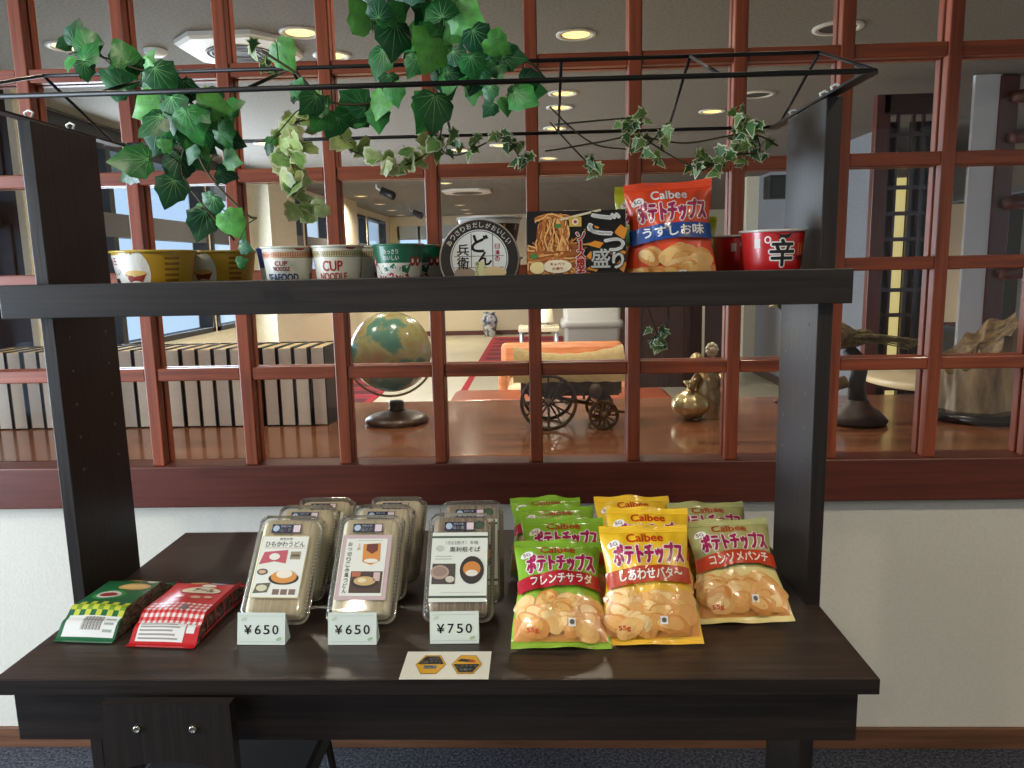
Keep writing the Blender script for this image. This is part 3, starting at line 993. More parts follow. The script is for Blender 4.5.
for k in range(60):   # the lifted hank of noodles
    x0 = -.066 + .05 * rng.random()
    z1 = .149 - 22 * (x0 + .041) ** 2 - rng.random() * .006
    pts = []
    for q in range(10):
        t = q / 9
        pts.append((x0 + .004 * math.sin(t * 7 + k) + (.004 * t * (1 if x0 > -.041 else -1)), z1 - (z1 - .085) * t))
    put_line(mb, fy, pts, .0024, rng.choice(NOOD), o_); o_ += .00001
for k in range(14):
    pts = [(-.074 + .07 * q / 9, .141 + .008 * math.sin(q / 9 * PI) + rng.uniform(-.004, .004)) for q in range(10)]
    put_line(mb, fy, pts, .0028, rng.choice(NOOD), o_); o_ += .00001
put_ellipse(mb, fy, -.032, .130, .006, .004, pm((70, 130, 60), .4), o_)
put_ellipse(mb, fy, -.076, .076, .007, .005, pm((70, 130, 60), .4), o_)
OR = pm((222, 140, 44), .35, coat=.3)
for (x, z, rx, rz) in ((.028, .122, .014, .010), (.080, .116, .012, .014), (.034, .095, .016, .007), (.074, .078, .016, .008), (.080, .056, .01, .012), (.026, .074, .008, .009), (.03, .052, .012, .006)):
    put_poly(mb, fy, [(x - rx, z), (x, z + rz), (x + rx, z + rz * .4), (x + rx * .5, z - rz)], OR, o_)
o_ += .0003
put_line(mb, fy, [(-.028, .141), (.045, .157)], .004, pm((214, 200, 160), .4), o_)
put_rect(mb, fy, -.012, .010, .128, .145, pm((206, 168, 70), .4), o_)
put_ellipse(mb, fy, -.001, .1365, .006, .006, pm((226, 214, 190), .4), o_ + .0003)
put_ellipse(mb, fy, -.001, .1365, .003, .003, pm((190, 40, 50), .4), o_ + .0005)
WT = pm((238, 236, 228), .4)
BIG = (('ご', .050, .133, .054, .040, .04, -.15), ('つ', .068, .094, .036, .023, .045, -.1), ('盛', .044, .070, .033, .033, .02, 0), ('り', .075, .066, .019, .028, .04, 0))
for (q, x, z, w_, h_, b_, r_) in BIG:      # dark outlines first, white strokes above them
    put_text(mb, fy, q, x, z, w_, h_, INK, o_ + .0006, b_ + .085, 0, r_)
for (q, x, z, w_, h_, b_, r_) in BIG:
    put_text(mb, fy, q, x, z, w_, h_, WT, o_ + .0012, b_, 0, r_)
RD = pm((204, 36, 44), .4)
for k, (chx, hh) in enumerate((('ソ', .013), ('ー', .010), ('ス', .013), ('焼', .016), ('そ', .013), ('ば', .013))):
    put_text(mb, fy, chx, .008, .110 - .0160 * k, .0155, hh * 1.12 if chx != 'ー' else .003, RD, o_ + .0008, .04, 0, 0 if chx != 'ー' else PI / 2, WT, .06)
put_ellipse(mb, fy, -.034, .057, .026, .012, pm((238, 222, 190), .4), o_ + .0004)
put_text(mb, fy, 'キャベツ', -.034, .061, .026, .0060, RD, o_ + .0007, .02)
put_text(mb, fy, '大盛り', -.034, .053, .020, .0050, RD, o_ + .0007, .02)
put_ellipse(mb, fy, -.070, .055, .014, .011, pm((236, 214, 150), .4), o_ + .0004)
mb.part('printed_lid', yx)

# ================================================================== SNACK PACKS (lying on the left of the table)
def lerp_prof(P, t):
    for (a, h0), (b, h1) in zip(P[:-1], P[1:]):
        if a <= t <= b:
            k = (t - a) / (b - a)
            k = k * k * (3 - 2 * k)
            return h0 + (h1 - h0) * k
    return P[-1][1]
def snack_pack(label, w, L, H, col, checkc, checkb, kind, loc, yaw):
    root = thing('snack_pack', label, 'snack pack', loc, (0, 0, math.radians(yaw)))
    top = [(0, .0015), (.006, .0015), (.034, H * .62), (.06, H), (L - .05, H), (L - .018, H * .62), (L - .008, .017), (L, .020)]
    def hgt(t):
        return lerp_prof(top, t)
    def tw(t):          # half width of the top face: the ends are full width, the middle is drawn in
        return w / 2 - .004 * math.sin(PI * min(max(t / L, 0), 1))
    def fm(x, t, off=0.0):
        return (x, t, hgt(t) + .0016 * math.cos(x * 60) * math.sin(PI * t / L) + off)
    body = pm(col, .28, coat=.6)
    mb = MB()
    mb.grid(lambda u, v: fm((2 * u - 1) * tw(v * L), v * L), 20, 60, body, True)
    mb.grid(lambda u, v: ((1 - 2 * u) * tw(v * L), v * L, .0006), 6, 30, body, True)
    wht = pm((226, 224, 218), .35, coat=.5)
    ink = pm((70, 66, 66), .4)
    ck, cb = pm(checkc, .3, coat=.6), pm(checkb, .3, coat=.6)
    if kind == 'green':
        n, z0, z1 = 10, .040, .078
    else:
        n, z0, z1 = 22, .030, .088
    step = w * .94 / n
    rows = int((z1 - z0) / step)
    for i in range(n):
        for j in range(rows):
            x0 = -w * .47 + i * step
            y0 = z0 + j * step
            if i % 2 and j % 2:
                m_ = wht if kind != 'green' else cb
            elif i % 2 or j % 2:
                m_ = cb if kind != 'green' else ck
            else:
                continue
            put_rect(mb, fm, x0, x0 + step, y0, y0 + step, m_, .0003, 1, 2)
    if kind == 'green':
        put_rect(mb, fm, -w * .42, w * .45, .012, .042, wht, .0005, 12, 8)
        for k in range(18):      # bar code
            x = -w * .14 + k * .0021
            put_rect(mb, fm, x, x + .0005 + .0009 * ((k * 7) % 3) / 2, .020, .040, ink, .0008, 1, 5)
        for k in range(3):
            put_rect(mb, fm, w * .24, w * .40, .018 + k * .008, .021 + k * .008, pm((150, 160, 150), .4), .0008, 4, 1)
        tan = pm((214, 168, 92), .3, coat=.5)
        put_ellipse(mb, fm, .018, .137, .030, .014, tan, .0006, .15)
        put_ellipse(mb, fm, .018, .137, .024, .009, pm((228, 190, 124), .3, coat=.5), .0009, .15)
        put_ellipse(mb, fm, .004, .172, .022, .011, tan, .0006, -.2)
        put_ellipse(mb, fm, .040, .168, .013, .011, pm((214, 206, 190), .3), .0006, .3)
        put_ellipse(mb, fm, -.01, .100, .032, .020, pm((64, 140, 70), .3, coat=.5), .0005)
        put_ellipse(mb, fm, -.01, .100, .024, .014, pm((214, 210, 200), .3, coat=.5), .0007)
        put_ellipse(mb, fm, -.01, .099, .018, .008, pm((150, 44, 36), .3, coat=.5), .0009)
    else:
        put_rect(mb, fm, -w * .42, w * .28, .012, .036, wht, .0006, 12, 8)
        for k in range(5):
            put_rect(mb, fm, -w * .39, w * (.2 - .05 * (k % 3)), .0145 + k * .0042, .0164 + k * .0042, pm((150, 140, 136), .4), .0009, 8, 1)
        put_rect(mb, fm, w * .30, w * .42, .022, .034, wht, .0006, 2, 3)
        put_ellipse(mb, fm, w * .10, .066, .007, .012, pm((130, 110, 110), .4), .0006)
        cream = pm((224, 208, 176), .3, coat=.5)
        put_ellipse(mb, fm, .008, .135, .041, .015, pm((120, 24, 24), .3), .0005)
        put_ellipse(mb, fm, .008, .135, .038, .013, cream, .0008)
        put_text(mb, fm, 'アール', .014, .135, .040, .013, INK, .0011, .05)
        for (x, y, r) in ((-.02, .108, .012), (.012, .106, .014), (.034, .110, .011)):
            put_ellipse(mb, fm, x, y, r, r * .6, pm((176, 70, 56), .3, coat=.5), .0005)
            put_ellipse(mb, fm, x, y, r * .7, r * .35, pm((214, 168, 130), .3, coat=.5), .0008)
        put_ellipse(mb, fm, -.012, .168, .018, .007, pm((200, 150, 90), .3), .0006)
        put_ellipse(mb, fm, .026, .170, .016, .008, pm((150, 150, 170), .3), .0006)
        put_ellipse(mb, fm, .014, .155, .014, .006, pm((226, 214, 196), .3), .0006)
    mb.part('wrapper', root)
    # crackly clear side windows with the dark snacks inside
    sidem = noisy('snack_side_' + kind, (58, 40, 34) if kind == 'red' else (74, 66, 52), (130, 96, 84) if kind == 'red' else (140, 132, 112), (170, 90, 170), 4, .16, .6, .35, .7, .6)
    for sg in (-1, 1):
        mb = MB()
        def sd(u, v):
            t = .010 + (L - .022) * u
            x = sg * (tw(t) - .0002 + .003 * math.sin(PI * v) * math.sin(PI * u))
            return (x, t, .0008 + (hgt(t) + .0016 * math.cos(w * 30) * math.sin(PI * t / L) - .001) * v)
        mb.grid(sd, 40, 6, sidem, True)
        if kind == 'red':
            for k in range(4):
                t0 = .05 + k * .032
                fr = lambda a, b, off=0.0: (sg * (tw(a) + .0030 * math.sin(PI * min(b / H, 1)) + .0006), a, b)
                put_rect(mb, fr, t0, t0 + .003, .010, H - .006, body, 0, 1, 4)
            put_rect(mb, fr, .03, L - .02, .002, .009, body, 0, 30, 1)
            put_rect(mb, fr, .05, L - .03, H - .008, H - .001, body, 0, 30, 1)
        mb.part('clear_side', root, 'crackly clear side of the pack')
    return root
snack_pack('green snack pack lying on the left end of the table', .112, .212, .043, (22, 98, 56), (196, 200, 60), (120, 152, 40), 'green', (-.808, 1.206, TB), -4)
snack_pack('red checked snack pack lying beside the green one', .124, .216, .043, (196, 30, 36), (206, 60, 62), (222, 110, 108), 'red', (-.660, 1.188, TB), -4)

# ================================================================== NOODLE BOXES (clear clamshells)
def rr(w, h, r, z, n=6):
    pts = []
    for (cx, cy, a0) in ((w / 2 - r, h / 2 - r, 0), (-w / 2 + r, h / 2 - r, 90), (-w / 2 + r, -h / 2 + r, 180), (w / 2 - r, -h / 2 + r, 270)):
        for k in range(n + 1):
            a = math.radians(a0 + 90 * k / n)
            pts.append((cx + r * math.cos(a), cy + r * math.sin(a), z))
    return pts
def skin(mb, loops, mat, cap0=False, cap1=False, smooth=True):
    n = len(loops[0])
    vs = [p for l in loops for p in l]
    fs = []
    for i in range(len(loops) - 1):
        for k in range(n):
            k2 = (k + 1) % n
            fs.append((i * n + k, i * n + k2, (i + 1) * n + k2, (i + 1) * n + k))
    if cap0:
        fs.append(tuple(range(n - 1, -1, -1)))
    if cap1:
        fs.append(tuple((len(loops) - 1) * n + k for k in range(n)))
    mb.add(vs, fs, mat, smooth)
PW, PL = .127, .207      # box width and length; box lies in its local xy plane, length along +y from 0
def noodle_box(label, kind):
    root = thing('noodle_box', label, 'noodle box')
    cy = PL / 2
    sh = lambda loop: [(p[0], p[1] + cy, p[2]) for p in loop]
    mb = MB()
    skin(mb, [sh(rr(PW - .022, PL - .022, .016, .001)), sh(rr(PW - .014, PL - .014, .016, .004)), sh(rr(PW - .008, PL - .008, .016, .019)), sh(rr(PW, PL, .018, .020)), sh(rr(PW, PL, .018, .0206))], CLEAR, True, False)
    mb.part('tray', root, 'clear plastic tray')
    mb = MB()
    skin(mb, [sh(rr(PW, PL, .018, .0212)), sh(rr(PW - .003, PL - .003, .017, .0222)), sh(rr(PW - .009, PL - .009, .015, .0225)), sh(rr(PW - .013, PL - .013, .015, .0400)), sh(rr(PW - .017, PL - .017, .014, .0425)), sh(rr(PW - .030, PL - .030, .010, .0430))], CLEAR, False, True)
    for k in range(26):       # ribs along the long rims
        y = .018 + k * (PL - .036) / 25
        for sg in (-1, 1):
            mb.box((sg * (PW / 2 - .0065) - .003, y - .0012, .0226), (sg * (PW / 2 - .0065) + .003, y + .0012, .0240), CLEAR)
    mb.part('lid', root, 'clear ribbed plastic lid')
    noodc = {'hosoba': ((222, 208, 170), (244, 234, 206)), 'udon': ((226, 214, 178), (246, 238, 214)), 'soba': ((140, 120, 98), (196, 178, 152))}[kind]
    nm = noisy('dry_noodles_' + kind, noodc[0], noodc[1], (260, 6, 120), 3, .6, .6, .35, .65)
    mb = MB()
    skin(mb, [sh(rr(PW - .026, PL - .026, .010, .003)), sh(rr(PW - .024, PL - .024, .012, .012)), sh(rr(PW - .024, PL - .024, .012, .030)), sh(rr(PW - .036, PL - .034, .012, .0375))], nm, True, True)
    for k in range(22):
        x = -(PW - .042) / 2 + k * (PW - .042) / 21
        mb.tube([(x, .018, .0362), (x + .001 * math.sin(k * 2.1), PL / 2, .0372), (x, PL - .018, .0362)], .0014, nm, 5)
    if kind == 'soba':
        mb.ball((.034, PL - .030, .036), (.012, .010, .004), pm((56, 96, 50), .6), 12)
    if kind == 'udon':
        mb.ball((-.004, .026, .036), (.010, .006, .003), pm((120, 140, 80), .6), 12)
    mb.part('noodles', root)
    # paper label lying on the lid, and the dark seal above it
    LZ = .0436
    fl = lambda x, y, off=0.0: (x, y, LZ + off)
    mb = MB()
    pap = pm((228, 228, 216), .6)
    if kind == 'hosoba':
        put_rect(mb, fl, -.044, .046, .040, .158, pm((196, 182, 120), .5), 0)
        put_rect(mb, fl, -.0425, .0445, .0415, .1565, pap, .0003)
        put_text(mb, fl, '群馬名物', .002, .1515, .024, .0050, INK, .0006)
        put_text(mb, fl, 'ひもかわうどん', .002, .1415, .074, .0105, INK, .0006, .01)
        put_rect(mb, fl, -.036, .042, .1335, .1345, pm((196, 150, 150), .5), .0006)
        put_poly(mb, fl, [(-.040, .102), (-.034, .126), (.010, .130), (.010, .104), (-.012, .108)], pm((190, 84, 94), .5), .0006)
        put_ellipse(mb, fl, -.013, .117, .010, .0065, pap, .0009)
        put_rect(mb, fl, .016, .035, .112, .127, pm((150, 140, 116), .5), .0006)
        put_rect(mb, fl, .018, .033, .117, .1215, pm((96, 84, 66), .5), .0009)
        # a bowl of flat noodles is printed low on the label
        put_ellipse(mb, fl, .012, .076, .028, .012, INK, .0006)
        put_ellipse(mb, fl, .012, .079, .024, .012, pm((214, 140, 56), .5), .0009)
        put_ellipse(mb, fl, .012, .084, .015, .008, pm((236, 226, 206), .5), .0012)
        put_ellipse(mb, fl, -.030, .088, .010, .006, pm((86, 66, 50), .5), .0006)
        put_ellipse(mb, fl, -.030, .088, .007, .0035, pm((206, 170, 140), .5), .0009)
        put_poly(mb, fl, [(-.040, .048), (-.036, .066), (-.010, .068), (-.014, .050)], pm((92, 92, 70), .5), .0006)
        put_ellipse(mb, fl, -.025, .058, .010, .006, pm((206, 200, 170), .5), .0009)
        for k in range(3):
            put_rect(mb, fl, -.004 + k * .015, .008 + k * .015, .046, .056, pm((120, 96, 84), .5), .0006)
    elif kind == 'udon':
        put_rect(mb, fl, -.046, .046, .036, .158, pm((196, 170, 172), .5), 0)
        put_rect(mb, fl, -.0385, .0385, .043, .151, pap, .0003)
        for k, q in enumerate('おっ切りこみ風うどん'):
            put_text(mb, fl, q, -.030, .140 - k * .0098, .0078, .0080 if q != 'っ' else .005, INK, .0006, .015)
        put_text(mb, fl, '上', -.014, .139, .006, .006, pm((190, 50, 56), .5), .0006)
        put_text(mb, fl, '州', -.014, .131, .006, .006, pm((190, 50, 56), .5), .0006)
        put_rect(mb, fl, -.018, .030, .1465, .1475, pm((180, 180, 160), .5), .0006)
        put_poly(mb, fl, [(-.004, .106), (-.006, .140), (.026, .142), (.028, .108), (.012, .100)], pm((214, 138, 60), .5), .0006)
        put_poly(mb, fl, [(.001, .128), (.001, .140), (.021, .141), (.022, .128), (.012, .121)], pm((108, 44, 36), .5), .0009)
        put_ellipse(mb, fl, .012, .108, .013, .004, pap, .0009)
        put_rect(mb, fl, -.022, .036, .048, .088, pm((70, 44, 38), .5), .0006)
        put_ellipse(mb, fl, .005, .068, .024, .012, pm((30, 24, 22), .5), .0009)
        put_ellipse(mb, fl, .005, .070, .020, .0085, pm((200, 166, 110), .5), .0012)
        put_ellipse(mb, fl, .000, .071, .008, .004, pm((226, 210, 170), .5), .0015)
        put_rect(mb, fl, .020, .032, .070, .086, pm((206, 176, 170), .5), .0012)
        put_rect(mb, fl, -.020, -.004, .078, .087, pm((178, 96, 70), .5), .0009)
    else:
        put_rect(mb, fl, -.0515, .0515, .030, .160, pm((222, 226, 214), .6), 0)
        gb = pm((58, 78, 62), .5)
        put_rect(mb, fl, -.0515, .0515, .149, .153, gb, .0003)
        put_rect(mb, fl, -.0515, .0515, .037, .041, gb, .0003)
        put_text(mb, fl, '〈石臼挽き〉本格', .004, .140, .060, .0072, pm((110, 110, 104), .5), .0005)
        put_text(mb, fl, '奥利根そば', .010, .127, .056, .0105, pm((70, 72, 70), .5), .0005, .005)
        put_ellipse(mb, fl, -.036, .129, .008, .006, pm((190, 196, 184), .5), .0004)
        for k in range(2):
            put_rect(mb, fl, -.044, -.014, .108 + k * .005, .1095 + k * .005, pm((170, 176, 170), .5), .0005)
        put_rect(mb, fl, -.048, -.006, .062, .100, pm((70, 62, 60), .5), .0005)
        put_ellipse(mb, fl, -.034, .084, .017, .013, pm((176, 150, 134), .5), .0008)
        put_ellipse(mb, fl, -.034, .085, .013, .009, pm((150, 124, 112), .5), .0011)
        put_ellipse(mb, fl, -.015, .071, .008, .006, pm((206, 196, 180), .5), .0008)
        # printed bowl of buckwheat noodles with a dark rim
        put_ellipse(mb, fl, .024, .088, .022, .026, pm((44, 38, 36), .5), .0005)
        put_ellipse(mb, fl, .024, .090, .016, .014, pm((206, 132, 60), .5), .0008)
        put_ellipse(mb, fl, .024, .082, .011, .006, pm((226, 220, 206), .5), .0011)
        put_rect(mb, fl, -.030, .040, .0465, .0475, pm((190, 196, 186), .5), .0005)
    mb.part('paper_label', root)
    mb = MB()
    put_rect(mb, fl, -.030, .026, .164, .181, pm((34, 36, 62), .45), 0)
    put_ellipse(mb, fl, -.0215, .1725, .0062, .0062, pm((170, 190, 206), .45), .0003)
    put_text(mb, fl, '群馬工場', -.004, .177, .018, .0035, pm((190, 196, 206), .45), .0003)
    put_text(mb, fl, '麺の里', -.004, .1695, .022, .0065, WHITE, .0003, .01)
    put_rect(mb, fl, .0115, .0245, .1655, .1795, pm((222, 200, 204), .45), .0003)
    mb.part('seal_sticker', root)
    return root
def prop(o, x, y, z, tilt, yaw=0):
    """stand the box on its lower end, leaning back: tilt = angle of its face to the table"""
    o.location = (x, y, z)
    o.rotation_euler = Euler((math.radians(tilt), 0, math.radians(yaw)), 'XYZ')
boxes = {}
for kind, lab in (('hosoba', 'clear noodle box with red-curtain label, foremost behind the left price tag'),
                  ('udon', 'clear noodle box with pink-bordered label, foremost behind the middle price tag'),
                  ('soba', 'clear buckwheat noodle box with wide pale wrapper behind the right price tag')):
    boxes[kind] = noodle_box(lab, kind)
prop(boxes['hosoba'], -.480, 1.258, TB + .001, 47, -2)
prop(boxes['udon'], -.324, 1.258, TB + .001, 47, -1)
prop(boxes['soba'], -.150, 1.262, TB + .001, 48, 0)
for kind, nm, x0 in (('hosoba', 'red-curtain label', -.482), ('udon', 'pink-bordered label', -.326)):
    for k, (y, dz, tl, dx) in enumerate(((1.346, .001, 40, .004), (1.426, .001, 34, .018))):
        o = dup(boxes[kind], (0, 0, 0), (0, 0, 0), '%s noodle box behind the front one with the %s' % (('second', 'rearmost')[k], nm))
        prop(o, x0 + dx, y, TB + dz, tl, 1.5 * k - 1)
o = dup(boxes['soba'], (0, 0, 0), (0, 0, 0), 'second buckwheat noodle box, its rim showing right of the front one'); prop(o, -.134, 1.334, TB + .001, 49, 2)

# ---- price tags
def price_tag(label, price, x, y, yaw):
    root = thing('price_tag', label, 'price tag', (x, y, TB), (0, 0, math.radians(yaw)))
    w, h, d = .084, .0535, .028
    card = pm((222, 232, 222), .55)
    mb = MB()
    q = .006
    vs = [(-w / 2, 0, 0), (w / 2, 0, 0), (w / 2, d, 0), (-w / 2, d, 0), (-w / 2, d * .42, h), (w / 2, d * .42, h)]
    mb.add(vs, [(0, 1, 5, 4), (2, 3, 4, 5), (1, 2, 5), (3, 0, 4), (3, 2, 1, 0)], card)
    L = math.hypot(h, d * .42)
    fm = lambda a, b, off=0.0: (a, d * .42 * b / L - off * h / L, h * b / L + off * d * .42 / L)
    put_text(mb, fm, '¥', -.0235, L * .47, .0125, .0150, INK, .0004, .02)
    for k, chx in enumerate(price):
        put_text(mb, fm, chx, -.006 + k * .0155, L * .47, .0105, .0155, INK, .0004, .012)
    gr = pm((150, 178, 150), .55)
    for k in range(26):
        a = -w / 2 + .005 + k * (w - .010) / 25
        for b in (.005, L - .006):
            put_rect(mb, fm, a - .0008, a + .0008, b, b + .0007, gr, .0004)
    put_ellipse(mb, fm, w / 2 - .011, .010, .005, .0028, pm((176, 196, 160), .55), .0004, .4)
    put_ellipse(mb, fm, -w / 2 + .011, L - .011, .005, .0028, pm((200, 214, 190), .55), .0004, .4)
    mb.part('folded_card', root)
    return root
price_tag('650 yen price tag under the red-curtain noodle box', '650', -.486, 1.198, -1)
price_tag('650 yen price tag under the pink-bordered noodle box', '650', -.327, 1.197, 0)
price_tag('750 yen price tag under the buckwheat noodle box', '750', -.151, 1.200, 1)

# ---- the flat notice card with two hexagons
nc = thing('notice_card', 'flat white card with two yellow and black hexagons near the table edge', 'card', (-.156, 1.130, TB), (0, 0, 0))
mb = MB()
mb.box((-.0705, -.0425, 0), (.0705, .0425, .0006), pm((232, 226, 208), .5))
fl = lambda x, y, off=0.0: (x, y, .0007 + off)
def hexa(cx, cy, w, h, mat, off, half=None):
    pts = [(-w, 0), (-w * .5, h), (w * .5, h), (w, 0), (w * .5, -h), (-w * .5, -h)]
    if half == 'top':
        pts = pts[:4]
    if half == 'bottom':
        pts = [pts[3], pts[4], pts[5], pts[0]]
    put_poly(mb, fl, [(cx + a, cy + b) for a, b in pts], mat, off, 1)
Yh, Kh = pm((222, 164, 40), .5), pm((44, 38, 30), .5)
for cx, bh in ((-.026, 'top'), (.0325, 'bottom')):
    hexa(cx, .001, .0250, .0290, Kh, .0002)
    hexa(cx, .001, .0242, .0280, Yh, .0004)
    hexa(cx, .001, .0215, .0250, Kh, .0006, bh)
put_text(mb, fl, '録画中', -.022, .017, .016, .006, WHITE, .0009, .02)
put_text(mb, fl, '防犯カメラ', -.026, .007, .032, .0075, WHITE, .0009, .03)
put_rect(mb, fl, -.036, -.016, -.013, -.003, pm((110, 120, 124), .5), .0009)
put_text(mb, fl, '作動中', -.026, -.008, .015, .006, WHITE, .0012, .02)
put_poly(mb, fl, [(.016, .010), (.022, .018), (.042, .014), (.046, .006), (.030, .008)], Kh, .0008)
put_poly(mb, fl, [(.034, .012), (.046, .012), (.044, .006), (.036, .006)], pm((190, 70, 40), .5), .001)
put_text(mb, fl, '防犯カメラ', .0325, -.006, .034, .0072, WHITE, .0009, .03)
put_text(mb, fl, '作動中', .0325, -.0155, .020, .0065, WHITE, .0009, .03)
mb.part('card', nc)

# ================================================================== IVY
LEFT_IVY = [
(-0.713,1.244,1.722,0.062,110),(-0.698,1.230,1.701,0.054,60),(-0.759,1.260,1.719,0.029,200),(-0.737,1.235,1.683,0.031,260),(-0.707,1.227,1.668,0.039,265),(-0.664,1.260,1.707,0.059,115),(-0.710,1.312,1.674,0.069,140),(-0.640,1.300,1.691,0.076,60),(-0.634,1.297,1.646,0.080,230),(-0.588,1.242,1.653,0.069,300),(-0.639,1.274,1.618,0.071,200),(-0.585,1.248,1.605,0.080,270),(-0.547,1.237,1.581,0.076,280),(-0.528,1.231,1.599,0.050,320),(-0.510,1.241,1.614,0.065,350),(-0.507,1.313,1.628,0.050,20),(-0.527,1.303,1.604,0.053,330),(-0.522,1.301,1.576,0.057,290),(-0.640,1.300,1.576,0.080,240),(-0.594,1.239,1.556,0.033,30),(-0.663,1.251,1.536,0.081,185),(-0.576,1.283,1.547,0.045,250),(-0.557,1.293,1.548,0.038,300),(-0.514,1.305,1.539,0.050,340),(-0.614,1.308,1.526,0.069,250),(-0.590,1.229,1.479,0.065,250),(-0.566,1.281,1.431,0.071,255),(-0.551,1.287,1.461,0.053,240),(-0.506,1.271,1.427,0.067,300),(-0.476,1.238,1.390,0.033,340),(-0.577,1.267,1.638,0.067,250),(-0.612,1.229,1.585,0.065,220),(-0.596,1.313,1.575,0.069,270),(-0.559,1.307,1.573,0.057,280),]
CENTER_IVY = [
(-0.282,1.305,1.766,0.073,120),(-0.247,1.280,1.768,0.052,80),(-0.232,1.341,1.778,0.059,60),(-0.230,1.307,1.722,0.084,265),(-0.262,1.338,1.695,0.067,250),(-0.179,1.335,1.766,0.078,240),(-0.167,1.301,1.701,0.099,250),(-0.104,1.291,1.748,0.079,330),(-0.130,1.310,1.734,0.065,220),(-0.087,1.293,1.711,0.064,300),(-0.055,1.266,1.698,0.056,330),(-0.032,1.281,1.684,0.056,350),(-0.076,1.331,1.700,0.062,300),(-0.117,1.254,1.679,0.044,320),(-0.096,1.255,1.662,0.055,280),(-0.076,1.313,1.672,0.042,270),(-0.056,1.278,1.660,0.037,280),(-0.139,1.303,1.659,0.072,250),(-0.198,1.297,1.678,0.049,240),(-0.165,1.284,1.601,0.086,265),(-0.105,1.350,1.644,0.047,270),(-0.071,1.270,1.625,0.037,270),(-0.045,1.291,1.610,0.038,275),(-0.015,1.270,1.619,0.063,330),(-0.002,1.313,1.657,0.050,10),(-0.203,1.278,1.793,0.075,200),(-0.140,1.286,1.791,0.075,300),(-0.197,1.325,1.728,0.066,220),(-0.149,1.282,1.767,0.068,100),(-0.119,1.306,1.665,0.057,300),]
MID_IVY = [
(-0.433,1.370,1.718,0.072,300),(-0.389,1.290,1.649,0.045,60),(-0.371,1.286,1.622,0.056,230),(-0.359,1.303,1.600,0.065,240),(-0.322,1.357,1.620,0.083,200),(-0.311,1.342,1.638,0.067,150),(-0.451,1.304,1.554,0.027,250),(-0.261,1.313,1.622,0.061,250),(-0.230,1.298,1.635,0.049,280),]
SPRIG_A = ([(-0.416,1.500,1.652),(-0.469,1.500,1.629),(-0.480,1.500,1.583),(-0.466,1.500,1.526),(-0.464,1.500,1.465),], [(-0.426,1.512,1.652,0.037,263),(-0.416,1.471,1.676,0.025,229),(-0.432,1.527,1.666,0.033,209),(-0.434,1.497,1.636,0.023,287),(-0.445,1.504,1.649,0.027,306),(-0.428,1.492,1.619,0.026,214),(-0.463,1.525,1.641,0.023,205),(-0.446,1.511,1.636,0.024,200),(-0.469,1.489,1.639,0.021,325),(-0.478,1.509,1.591,0.024,241),(-0.456,1.472,1.613,0.028,253),(-0.471,1.483,1.637,0.024,199),(-0.465,1.482,1.612,0.025,256),(-0.476,1.526,1.622,0.032,335),(-0.500,1.509,1.603,0.035,200),(-0.473,1.483,1.610,0.036,232),(-0.491,1.518,1.595,0.033,297),(-0.498,1.511,1.611,0.026,290),(-0.479,1.528,1.607,0.039,238),(-0.441,1.478,1.585,0.038,205),(-0.461,1.498,1.607,0.029,293),(-0.460,1.470,1.588,0.037,193),(-0.485,1.494,1.591,0.035,287),(-0.472,1.523,1.596,0.025,345),(-0.499,1.516,1.553,0.030,324),(-0.486,1.512,1.570,0.023,333),(-0.455,1.478,1.576,0.027,323),(-0.461,1.491,1.565,0.022,329),(-0.491,1.529,1.557,0.028,314),(-0.454,1.475,1.558,0.037,283),(-0.492,1.521,1.550,0.035,207),(-0.494,1.508,1.566,0.038,312),(-0.485,1.480,1.523,0.036,235),(-0.476,1.522,1.545,0.026,191),(-0.462,1.489,1.526,0.030,314),(-0.460,1.502,1.539,0.030,295),(-0.462,1.516,1.528,0.039,350),(-0.468,1.524,1.512,0.031,309),(-0.468,1.526,1.525,0.030,302),(-0.469,1.478,1.507,0.034,282),(-0.450,1.496,1.495,0.032,349),(-0.450,1.492,1.461,0.031,279),(-0.468,1.475,1.507,0.032,235),(-0.465,1.480,1.465,0.036,344),(-0.435,1.520,1.469,0.036,215),(-0.454,1.500,1.452,0.031,209),])
SPRIG_B = ([(-0.540,1.500,1.765),(-0.518,1.500,1.750),(-0.495,1.500,1.731),(-0.509,1.500,1.724),], [(-0.526,1.477,1.769,0.028,246),(-0.530,1.488,1.759,0.031,293),(-0.513,1.499,1.751,0.023,284),(-0.509,1.508,1.737,0.032,292),(-0.508,1.489,1.730,0.025,340),(-0.497,1.502,1.729,0.029,347),(-0.500,1.493,1.729,0.021,320),])
